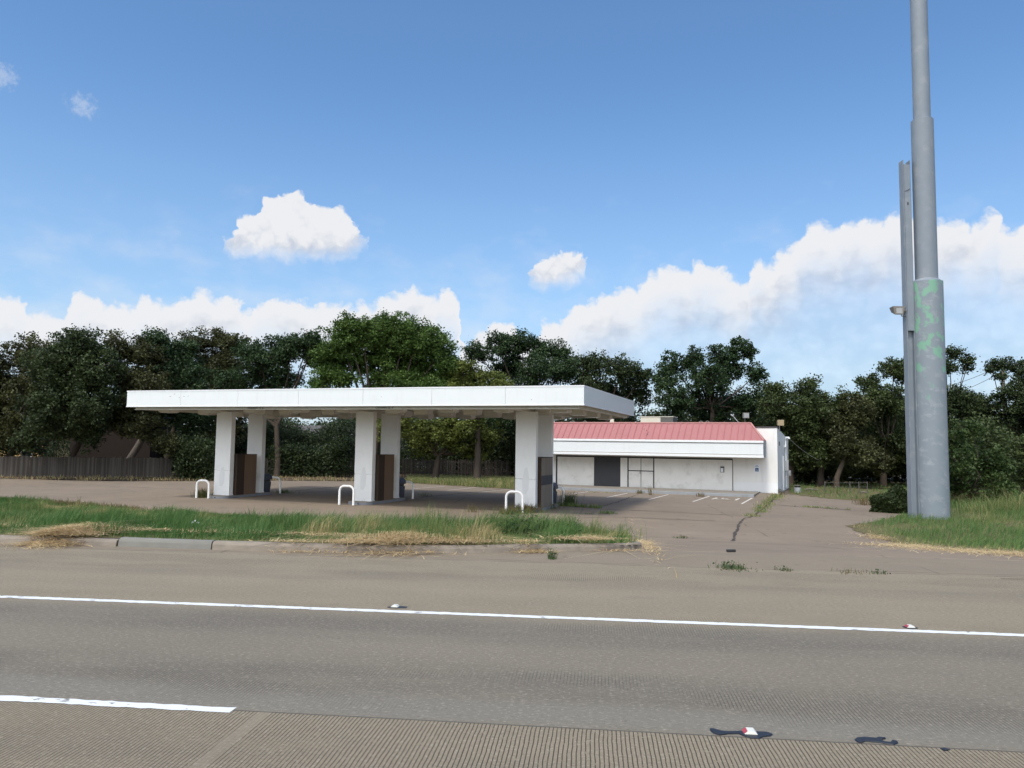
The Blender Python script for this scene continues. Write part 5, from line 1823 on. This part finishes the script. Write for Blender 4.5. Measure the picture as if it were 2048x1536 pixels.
# ------------------------------------------------------------------ trees
def tree(name, bx, depth, lobes, leaf, label, trunk_r=0.22, bark='bark', lsize=0.15, dens=1.0, fork=None, ylow=None, clump_r=0.42, per=56, zsq=0.85, lean=0.0, shell=0.3, yspread=0.75, twig=True, fwd=0.0):
    base = at_depth(bx, 900, depth)
    tr = empty(name, (base[0], depth, LOT))
    tag(tr, label, 'tree' if name != 'shrub' else 'shrub', None)
    s = depth / F_PX
    org = np.array([base[0], depth, LOT])
    C = []
    for (x, y, r) in lobes:
        p = at_depth(x, y, depth) - org
        rw = r * s
        p = at_depth(x, y, depth - fwd) - org
        p[1] += random.uniform(-yspread, yspread) * rw * 1.3
        C.append((p, rw))
    zmin = min(p[2] - r * 0.6 for p, r in C)
    zmax = max(p[2] for p, r in C)
    fz = fork if fork else max(1.2, zmin + (zmax - zmin) * 0.18)
    cxm = sum(p[0] * r for p, r in C) / sum(r for p, r in C)
    q_ = MB()
    mid = np.array([cxm * 0.35 + lean, 0, fz])
    q_.tube([(0, 0, -0.15), (0.03 + lean * 0.15, 0.02, fz * 0.35), (mid[0] * 0.6, 0.03, fz * 0.7), mid], [trunk_r * 1.35, trunk_r * 1.05, trunk_r * 0.95, trunk_r * 0.85], 9)
    twigs = []
    for (p, r) in C:
        a = mid + np.array([0, 0, random.uniform(-0.3, 0.2) * fz * 0.3])
        ctrl = a + (p - a) * 0.5 + np.array([random.gauss(0, 0.25), random.gauss(0, 0.25), -0.1 * np.linalg.norm(p - a)])
        pts = [(1 - t) ** 2 * a + 2 * t * (1 - t) * ctrl + t * t * p for t in np.linspace(0, 1, 7)]
        pts = [w_ + (np.array([random.gauss(0, 0.06) for _ in range(3)]) if 0 < i < 6 else 0) for i, w_ in enumerate(pts)]
        r0 = trunk_r * 0.55 * min(1, 0.5 + r / 2.5)
        q_.tube(pts, [r0 * (1 - 0.8 * t) for t in np.linspace(0, 1, 7)], 6, cap=False)
    allP, allT, allS = [], [], []
    for (p, r) in C:
        nc = max(6, int(13 * dens * (r / 0.55) ** 2))
        d = RNG.normal(0, 1, (nc, 3))
        d /= np.linalg.norm(d, axis=1)[:, None]
        rr = (shell + (1 - shell) * RNG.random(nc) ** 0.6)[:, None]
        rr *= (1 + 0.22 * RNG.normal(0, 1, (nc, 1)))
        d[:, 2] *= zsq
        cc = p + d * rr * r
        cs = clump_r * RNG.uniform(0.6, 1.25, nc)
        ct = RNG.normal(0, 0.17, nc)
        if twig:
            for i in range(0, nc, 3):
                e = cc[i]
                m_ = p + (e - p) * 0.5 + RNG.normal(0, 0.1, 3)
                q_.tube([p, m_, e], [0.035, 0.022, 0.008], 4, cap=False)
        m_ = per
        lp = np.repeat(cc, m_, 0) + RNG.normal(0, 0.5, (nc * m_, 3)) * np.repeat(cs, m_)[:, None] * np.array([1, 1, 0.75])
        allP.append(lp)
        allT.append(0.42 + np.repeat(ct, m_) + RNG.normal(0, 0.13, nc * m_))
        allS.append(RNG.uniform(0.65, 1.3, nc * m_) * lsize)
    q_.build('trunk', M[bark], tr, smooth=True)
    Pn, T, S = np.concatenate(allP), np.clip(np.concatenate(allT), 0, 1), np.concatenate(allS)
    k_ = Pn[:, 2] > 0.15
    leafcloud('crown', Pn[k_], S[k_], T[k_], LEAF[leaf], tr)
    return tr


T = tree
T('oak_tree', 20, 58, [(-10, 725, 42), (45, 712, 40), (92, 722, 42), (15, 785, 55), (80, 795, 50), (-55, 770, 50), (30, 850, 38), (-20, 850, 40)], 'brown', 'broad dark brownish oak at the far left edge', fwd=4.0)
T('oak_tree', 140, 56, [(150, 702, 40), (185, 697, 36), (120, 735, 42), (165, 765, 52), (215, 740, 40), (135, 815, 48), (200, 808, 48), (175, 845, 26), (110, 855, 34), (160, 870, 28), (60, 880, 28)], 'oak', 'dark oak above the plank fence, second from the left', fwd=4.0)
T('oak_tree', 255, 58, [(240, 703, 32), (283, 712, 36), (255, 760, 48), (300, 785, 45), (245, 822, 38), (215, 842, 22), (300, 850, 34), (330, 885, 28), (190, 838, 26), (265, 848, 22)], 'brown', 'brownish oak with a leaning pale trunk left of the canopy', bark='bark_pale', lean=0.5, trunk_r=0.26, fwd=4.0)
T('oak_tree', 335, 60, [(318, 692, 36), (348, 700, 34), (330, 740, 48), (372, 765, 48), (310, 810, 48), (372, 830, 45)], 'deep', 'deep green oak behind the left end of the canopy', fwd=4.0)
T('oak_tree', 435, 62, [(398, 690, 30), (435, 682, 30), (470, 692, 28), (420, 725, 42), (462, 742, 40), (410, 780, 48), (455, 800, 45), (440, 860, 45)], 'brown', 'oak with a rusty brown top behind the left of the canopy')
T('oak_tree', 556, 60, [(500, 704, 28), (538, 700, 30), (588, 690, 30), (628, 685, 26), (612, 712, 24), (560, 728, 30), (518, 748, 36), (505, 795, 36), (480, 765, 36), (545, 772, 32), (575, 760, 22), (525, 720, 32), (570, 702, 26), (610, 690, 24)], 'deep', 'thin open-crowned oak with sky showing through, left of the bright tree', dens=0.85, fork=4.2)
T('elm_tree', 745, 57, [(690, 690, 40), (735, 672, 38), (785, 668, 40), (838, 683, 42), (880, 708, 34), (665, 722, 32), (722, 722, 36), (780, 715, 48), (832, 738, 45), (885, 750, 38), (690, 760, 26), (862, 785, 38), (805, 772, 36), (662, 752, 26), (650, 735, 24), (905, 775, 30), (760, 760, 26), (835, 770, 34), (905, 735, 26), (760, 690, 40), (820, 700, 40), (655, 705, 26), (700, 655, 26), (760, 652, 30), (815, 660, 28), (860, 672, 28), (640, 770, 20)], 'bright',
  'large bright green rounded elm rising above the middle of the canopy', trunk_r=0.3, dens=1.1, fork=4.0)
T('elm_tree', 955, 56, [(945, 758, 32), (985, 765, 28), (912, 785, 32), (960, 800, 30), (925, 745, 26), (1000, 785, 26)], 'yellow', 'small yellow green elm just right of the big bright elm')
T('elm_tree', 872, 56.5, [(835, 868, 32), (878, 862, 34), (912, 882, 28), (950, 895, 28), (850, 900, 20), (930, 850, 36), (790, 850, 34), (975, 868, 26)], 'yellow', 'drooping yellow green tree seen under the canopy between columns', dens=1.0, lsize=0.15, fork=2.0, bark='bark')
T('oak_tree', 1045, 64, [(958, 705, 26), (1000, 692, 30), (1042, 685, 30), (1085, 698, 28), (1120, 702, 26), (1018, 735, 42), (1075, 745, 42), (1122, 742, 34), (1060, 800, 46), (1000, 830, 40)], 'deep', 'tall dark oak above the right end of the canopy')
T('oak_tree', 1210, 64, [(1160, 732, 28), (1198, 730, 30), (1240, 740, 30), (1275, 757, 26), (1180, 775, 42), (1240, 785, 42), (1285, 792, 22), (1210, 830, 40)], 'oak', 'dark oak behind the corner of the canopy and the red roof')
T('oak_tree', 1425, 62, [(1348, 728, 28), (1388, 722, 28), (1332, 765, 30), (1440, 708, 26), (1482, 694, 22), (1500, 705, 17), (1460, 735, 36), (1410, 765, 44), (1507, 752, 24), (1350, 805, 40), (1430, 815, 48), (1500, 808, 38)], 'deep', 'tall spiky-topped dark tree behind the red roof', dens=0.95, clump_r=0.36)
T('oak_tree', 1580, 58, [(1560, 787, 26), (1600, 785, 26), (1630, 764, 12), (1545, 815, 38), (1600, 832, 44), (1640, 808, 28), (1595, 885, 34), (1590, 915, 26), (1560, 870, 34)], 'olive', 'olive green tree just behind the right corner of the store')
T('oak_tree', 1640, 57, [(1620, 880, 34), (1660, 845, 36), (1690, 812, 34), (1655, 815, 28), (1650, 900, 26), (1625, 915, 22), (1680, 905, 26), (1600, 900, 26)], 'olive', 'low olive tree in the gap between the store and the sign pole')
T('oak_tree', 1672, 55, [(1700, 858, 42), (1720, 820, 34), (1690, 895, 30), (1735, 895, 30), (1715, 915, 26), (1750, 925, 24)], 'brown', 'brownish olive tree left of the sign pole', trunk_r=0.18)
T('oak_tree', 1765, 58, [(1735, 765, 22), (1775, 738, 25), (1802, 745, 26), (1755, 800, 42), (1800, 812, 42), (1765, 870, 44), (1810, 890, 40), (1790, 925, 30)], 'olive', 'tall olive tree rising just left of the sign pole')
T('oak_tree', 1885, 60, [(1905, 706, 17), (1926, 716, 15), (1892, 735, 20), (1935, 735, 10), (1900, 800, 36), (1858, 830, 44), (1945, 805, 32), (1930, 860, 44), (1890, 880, 40)], 'oak', 'dark tree whose open top shows just right of the sign pole', dens=0.85)
T('oak_tree', 2030, 60, [(1988, 735, 14), (2008, 726, 16), (1992, 752, 12), (2038, 735, 22), (2020, 800, 42), (1985, 812, 36), (2040, 862, 44), (1990, 880, 42), (2075, 780, 40), (2090, 850, 50)], 'oak', 'dark tree at the right picture edge beside the utility pole', dens=0.9)
T('shrub', 1935, 40, [(1905, 880, 30), (1930, 862, 28), (1900, 925, 38), (1950, 920, 42), (1985, 925, 34), (1925, 970, 38), (1975, 970, 36), (2010, 945, 26)], 'shrub', 'tall mid green shrub right of the sign pole', trunk_r=0.1, lsize=0.12, clump_r=0.32, fork=0.6)
T('shrub', 2035, 43, [(2020, 960, 26), (2048, 930, 34), (2075, 950, 40), (2045, 900, 28)], 'olive', 'darker shrub at the right picture edge', trunk_r=0.1, lsize=0.13, clump_r=0.34, fork=0.6)

# clipped round bush
c = on_ground(1783, 1027)
rb = empty('round_bush', (c[0] + 0.52, c[1] + 0.75, c[2]))
tag(rb, 'low dark clipped round bush just left of the sign pole', 'bush')
n = 16000
d = RNG.normal(0, 1, (n, 3))
d /= np.linalg.norm(d, axis=1)[:, None]
d[:, 2] = np.abs(d[:, 2])
lump = 0.9 + 0.12 * np.sin(d[:, 0] * 6 + 1) * np.cos(d[:, 1] * 5) + 0.1 * np.sin(d[:, 2] * 7 + d[:, 0] * 3) + 0.10 * RNG.random(n) ** 3
Pb = d * (0.72 + 0.28 * RNG.random(n) ** 0.4)[:, None] * lump[:, None] * np.array([1.12, 0.85, 1.08])
leafcloud('foliage', Pb, RNG.uniform(0.05, 0.1, n), np.clip(RNG.normal(0.4, 0.2, n), 0, 1), LEAF['box'], rb)
q = MB()
for _ in range(14):
    a = random.uniform(0, 6.28)
    e = np.array([math.cos(a) * 0.6, math.sin(a) * 0.5, random.uniform(0.4, 0.8)])
    q.tube([(0, 0, -0.02), e * 0.5 + np.array([0, 0, 0.05]), e], [0.03, 0.02, 0.01], 5)
q.build('stem', M['bark'], rb)


# ------------------------------------------------------------------ undergrowth and the wood behind
def leafmass(name, boxes, leaf, label, n, ls, cl=0.6):
    P_, T_ = [], []
    for (x0, x1, ya, yb, d0, d1, wgt) in boxes:
        k_ = int(n * wgt)
        m_ = 40
        nc = k_ // m_
        px_ = RNG.uniform(x0, x1, nc)
        py_ = yb - (yb - ya) * RNG.random(nc) ** 0.8 * (0.55 + 0.75 * vnoise(px_, px_ * 0, 70, 51))
        dd = RNG.uniform(d0, d1, nc)
        cc = np.array([at_depth(a_, b_, e_) for a_, b_, e_ in zip(px_, py_, dd)])
        lp = np.repeat(cc, m_, 0) + RNG.normal(0, cl * 0.5, (nc * m_, 3))
        P_.append(lp)
        T_.append(np.repeat(RNG.normal(0.35, 0.16, nc), m_) + RNG.normal(0, 0.1, nc * m_))
    Pn, Tn = np.concatenate(P_), np.clip(np.concatenate(T_), 0, 1)
    k_ = Pn[:, 2] > LOT
    o_ = leafcloud(name, Pn[k_], RNG.uniform(0.7, 1.3, k_.sum()) * ls, Tn[k_], LEAF[leaf])
    return tag(o_, label, 'undergrowth', kind='stuff')


leafmass('undergrowth', [(-250, 90, 850, 910, 57, 60, 0.5), (90, 560, 820, 945, 66, 72, 1.5), (362, 432, 850, 950, 53.5, 55.5, 0.45), (430, 760, 845, 935, 66, 74, 1.3), (545, 700, 890, 950, 60, 61.5, 0.35)], 'oak', 'dark tangled undergrowth behind the fences on the left', 46000, 0.14)
leafmass('undergrowth', [(720, 1110, 850, 940, 68, 74, 1.2), (880, 1110, 830, 930, 66, 70, 0.9), (700, 1110, 895, 960, 67.5, 70, 0.8)], 'oak', 'dark undergrowth behind the picket fence right of centre', 40000, 0.14)
leafmass('undergrowth', [(1100, 1560, 800, 940, 66, 72, 1.0), (1560, 2300, 830, 945, 66, 72, 1.8), (1570, 1870, 900, 960, 60, 64, 0.55), (1840, 2300, 850, 960, 50, 60, 0.9)], 'olive', 'dark undergrowth behind the store and the sign pole', 46000, 0.19)
leafmass('distant_wood', [(-900, 3000, 845, 892, 110, 130, 3.0)], 'oak', 'far-off dark wood closing the view behind the houses', 60000, 0.4, 1.4)
leafmass('side_wood', [(-1500, -60, 690, 930, 55, 70, 1.0), (2150, 3400, 720, 950, 45, 70, 1.0)], 'oak', 'more dark trees beyond both edges of the view', 40000, 0.3, 1.0)

# ------------------------------------------------------------------ light
SUN_EL, SUN_AZ = R(57), R(208)      # azimuth measured clockwise from +Y
sd_ = bpy.data.lights.new('sun', 'SUN')
sd_.energy = 2.15
sd_.angle = R(9)
sd_.color = (1.0, 0.95, 0.87)
so_ = bpy.data.objects.new('sun', sd_)
COL.objects.link(so_)
dirv = Vector((math.sin(SUN_AZ) * math.cos(SUN_EL), math.cos(SUN_AZ) * math.cos(SUN_EL), math.sin(SUN_EL)))
so_.rotation_euler = dirv.to_track_quat('Z', 'Y').to_euler()

w = bpy.data.worlds.new('World')
scene.world = w
w.use_nodes = True
nt = w.node_tree
g = G(nt)
bg = nt.nodes['Background']
STR = 0.10
bg.inputs['Strength'].default_value = STR
sky = g.n('ShaderNodeTexSky')
sky.sky_type = 'NISHITA'
sky.sun_disc = False
sky.sun_elevation = SUN_EL
sky.sun_rotation = SUN_AZ
sky.air_density = 1.0
sky.dust_density = 0.6
sky.ozone_density = 1.0
dirn = g.vm('NORMALIZE', g.coord('Generated'))
sp_ = g.n('ShaderNodeSeparateXYZ')
nt.links.new(dirn, sp_.inputs[0])
az_ = g.m('MULTIPLY', g.m('ARCTAN2', sp_.outputs[0], sp_.outputs[1]), 57.29578)
el_ = g.m('MULTIPLY', g.m('ARCSINE', sp_.outputs[2]), 57.29578)
cb = g.n('ShaderNodeCombineXYZ')
nt.links.new(az_, cb.inputs[0])
nt.links.new(el_, cb.inputs[1])
P0 = cb.outputs[0]
DPP = 57.29578 / F_PX


def azel(x, y):
    d = ray(x, y)
    d = d / np.linalg.norm(d)
    return math.degrees(math.atan2(d[0], d[1])), math.degrees(math.asin(d[2]))


BANK_TOP = [(-400, 600), (-60, 585), (0, 586), (38, 588), (55, 612), (110, 622), (140, 590), (165, 573), (190, 588), (215, 600), (245, 603), (275, 600), (288, 579), (302, 590), (340, 601), (375, 586), (405, 577), (430, 586), (470, 583), (492, 612), (515, 600), (540, 586), (562, 581), (590, 592), (640, 600), (690, 606), (740, 598), (780, 584), (825, 568), (856, 584), (870, 590), (887, 568), (906, 576), (920, 600), (932, 690), (945, 668), (965, 652), (988, 639), (1015, 633), (1030, 642), (1042, 672), (1060, 676), (1076, 648), (1088, 636), (1102, 642), (1118, 638), (1142, 610), (1175, 596), (1215, 580), (1240, 571), (1262, 572), (1300, 546), (1330, 531), (1352, 529), (1372, 534), (1396, 517), (1415, 522), (1440, 532), (1460, 548), (1494, 549), (1505, 520), (1518, 513), (1534, 518), (1562, 497), (1592, 480), (1630, 441), (1662, 445), (1692, 432), (1722, 428), (1752, 437), (1792, 422), (1825, 428), (1870, 440), (1902, 428), (1920, 421), (1938, 444), (1965, 431), (1990, 418), (2004, 446), (2030, 448), (2060, 425), (2150, 405), (2500, 420)]
ISO_TOP = [(-400, 640), (425, 560), (440, 508), (447, 480), (460, 468), (472, 455), (478, 433), (500, 428), (522, 424), (528, 399), (550, 386), (585, 379), (606, 386), (614, 402), (640, 407), (668, 410), (690, 420), (706, 440), (718, 460), (733, 470), (742, 508), (760, 600), (1035, 600), (1050, 562), (1056, 546), (1070, 528), (1090, 512), (1110, 505), (1135, 502), (1160, 507), (1174, 519), (1179, 538), (1186, 575), (1200, 640), (1690, 740), (1702, 711), (1714, 703), (1728, 698), (1745, 703), (1760, 711), (1772, 740), (2500, 740)]
ISO_BOT = [(-400, 440), (425, 470), (440, 508), (452, 516), (480, 522), (520, 526), (580, 527), (640, 526), (680, 524), (712, 514), (733, 496), (742, 500), (760, 470), (1035, 520), (1050, 560), (1060, 577), (1080, 583), (1110, 583), (1140, 578), (1166, 564), (1182, 556), (1200, 520), (1690, 690), (1702, 712), (1716, 719), (1742, 719), (1760, 712), (1772, 690), (2500, 690)]
THIN = [(2010, 660, 34, 20), (165, 212, 34, 26), (8, 152, 30, 26)]
AZ0, AZ1, ELM = -38.0, 38.0, 30.0


def curve(azs, pts):
    nd = g.n('ShaderNodeFloatCurve')
    c = nd.mapping.curves[0]
    P = sorted(((azel(x, y)[0] - AZ0) / (AZ1 - AZ0), azel(x, y)[1] / ELM) for x, y in pts)
    P = [(min(max(x, 0), 1), y) for x, y in P]
    for p in P[2:]: c.points.new(0.5, 0.5)
    for q_, p in zip(c.points, P): q_.location = p
    for q_, p in zip(c.points, P):
        q_.location = p
        q_.handle_type = 'AUTO_CLAMPED'
    nd.mapping.update()
    t = g.m('DIVIDE', g.m('SUBTRACT', azs, AZ0), AZ1 - AZ0, clamp=True)
    nt.links.new(t, nd.inputs['Value'])
    return g.m('MULTIPLY', nd.outputs[0], ELM)


def field(pv, lst):
    out = None
    for (x, y, rx, ry) in lst:
        a, e = azel(x, y)
        d = g.vm('SUBTRACT', pv, (a, e, 0))
        d = g.vm('MULTIPLY', d, (1 / (rx * DPP), 1 / (ry * DPP), 0))
        f_ = g.m('SUBTRACT', 1.0, g.vm('LENGTH', d))
        out = f_ if out is None else g.m('MAXIMUM', out, f_)
    return out


def cnoise(pv, sc_, det, ro):
    nd = g.n('ShaderNodeTexNoise', noise_dimensions='2D')
    nt.links.new(pv, nd.inputs['Vector'])
    nd.inputs['Scale'].default_value = sc_
    nd.inputs['Detail'].default_value = det
    nd.inputs['Roughness'].default_value = ro
    return nd


n_w = cnoise(P0, 0.8, 3, 0.5)
warp = g.vm('MULTIPLY', g.vm('SUBTRACT', n_w.outputs['Color'], (0.5, 0.5, 0.5)), (1.3, 0.9, 0))
PW = g.vm('ADD', P0, warp)
spw = g.n('ShaderNodeSeparateXYZ')
nt.links.new(PW, spw.inputs[0])
azw, elw = spw.outputs[0], spw.outputs[1]
vo = g.n('ShaderNodeTexVoronoi', feature='SMOOTH_F1', voronoi_dimensions='2D')
nt.links.new(PW, vo.inputs['Vector'])
vo.inputs['Scale'].default_value = 0.95
vo.inputs['Smoothness'].default_value = 0.5
puff = g.m('SUBTRACT', 0.42, vo.outputs['Distance'])
vo2 = g.n('ShaderNodeTexVoronoi', feature='SMOOTH_F1', voronoi_dimensions='2D')
nt.links.new(PW, vo2.inputs['Vector'])
vo2.inputs['Scale'].default_value = 2.7
vo2.inputs['Smoothness'].default_value = 0.5
puff2 = g.m('SUBTRACT', 0.42, vo2.outputs['Distance'])
fine = g.m('SUBTRACT', cnoise(P0, 2.6, 7, 0.6).outputs['Fac'], 0.5)
edge_n = g.m('ADD', g.m('ADD', g.m('MULTIPLY', puff, 0.75), g.m('MULTIPLY', puff2, 0.3)), g.m('MULTIPLY', fine, 0.34))
low = cnoise(g.vm('MULTIPLY', P0, (0.55, 1.0, 0)), 0.42, 5, 0.55).outputs['Fac']
# banks along the horizon
dep = g.m('SUBTRACT', curve(azw, BANK_TOP), elw)              # degrees below the top
db = g.m('ADD', dep, edge_n)
bank = g.ss(db, -0.05, 0.75)
bank = g.m('MULTIPLY', bank, g.m('SUBTRACT', 1.0, g.m('MULTIPLY', g.ss(g.m('ADD', dep, g.m('MULTIPLY', low, 3.0)), 2.8, 8.0), 0.62)))
lit_b = g.m('ADD', g.m('SUBTRACT', 1.25, g.m('MULTIPLY', g.ss(dep, 0.3, 4.5), 0.75)), g.m('ADD', g.m('ADD', g.m('MULTIPLY', puff, 0.45), g.m('MULTIPLY', puff2, 0.1)), g.m('MULTIPLY', g.m('SUBTRACT', low, 0.5), 1.5)))
# single cumulus clouds
ft = g.m('SUBTRACT', curve(azw, ISO_TOP), elw)
fb = g.m('SUBTRACT', elw, curve(azw, ISO_BOT))
iso = g.m('MULTIPLY', g.ss(g.m('ADD', ft, g.m('MULTIPLY', edge_n, 0.8)), -0.02, 0.4), g.ss(g.m('ADD', fb, g.m('MULTIPLY', edge_n, 0.6)), -0.3, 1.5))
lit_i = g.m('ADD', g.m('ADD', 0.22, g.m('MULTIPLY', g.ss(fb, 0.1, 2.8), 0.85)), g.m('ADD', g.m('ADD', g.m('MULTIPLY', puff, 0.7), g.m('MULTIPLY', puff2, 0.3)), g.m('MULTIPLY', g.m('SUBTRACT', low, 0.5), 0.5)))
lit = g.m('ADD', g.m('MULTIPLY', iso, lit_i), g.m('MULTIPLY', g.m('SUBTRACT', 1.0, iso), lit_b))
lit = g.ss(lit, 0.05, 1.0)
th_f = g.m('MULTIPLY', g.ss(g.m('ADD', field(P0, THIN), g.m('MULTIPLY', fine, 1.6)), 0.1, 1.0), 0.3)
veil = g.m('MULTIPLY', g.ss(g.m('ADD', g.m('MULTIPLY', el_, -0.048), low), -0.25, 0.55), 0.42)
dens_ = g.m('MAXIMUM', g.m('MAXIMUM', bank, iso), g.m('MAXIMUM', th_f, veil))
dens_ = g.m('MULTIPLY', dens_, 0.97)
k_ = 1.0 / STR
SKYT = (0.93, 1.23, 1.46)
sc = g.mix(1.0, sky.outputs[0], SKYT, 'MULTIPLY')
hor = g.m('SUBTRACT', 1.0, g.ss(el_, 0.0, 26.0))
sc = g.mix(g.m('MULTIPLY', hor, 0.55), sc, tuple(c * k_ for c in (0.36, 0.49, 0.66)))
ccol = g.mix(lit, tuple(c * k_ for c in (0.43, 0.465, 0.54)), tuple(c * k_ for c in (0.685, 0.69, 0.71)))
# added bright broken cloud out of view, sunward and overhead, as fill light
ov_n = g.n('ShaderNodeTexNoise')
nt.links.new(dirn, ov_n.inputs['Vector'])
ov_n.inputs['Scale'].default_value = 3.2
ov_n.inputs['Detail'].default_value = 4
reg = g.m('MAXIMUM', g.ss(g.vm('DOT_PRODUCT', g.vm('MULTIPLY', dirn, (1, 1, 0)), (math.sin(SUN_AZ + 0.1), math.cos(SUN_AZ + 0.1), 0)), 0.15, 0.6), g.m('MULTIPLY', g.ss(el_, 62.0, 76.0), 0.5))
reg = g.m('MULTIPLY', reg, g.ss(el_, 2.0, 10.0))
fill_cloud = g.m('MULTIPLY', g.m('MULTIPLY', g.ss(ov_n.outputs['Fac'], 0.40, 0.56), reg), 0.9)
fin = g.mix(dens_, sc, ccol)
fin = g.mix(fill_cloud, fin, tuple(c * k_ for c in (2.75, 2.7, 2.6)))
nt.links.new(fin, bg.inputs['Color'])

scene.view_settings.view_transform = 'Standard'
scene.view_settings.look = 'None'
scene.view_settings.exposure = 0.34
scene.view_settings.gamma = 1.0
scene.cycles.max_bounces = 6
scene.cycles.transparent_max_bounces = 4
scene.cycles.use_denoising = True
scene.cycles.denoising_input_passes = 'RGB_ALBEDO_NORMAL'
scene.cycles.use_adaptive_sampling = True
scene.cycles.adaptive_threshold = 0.02
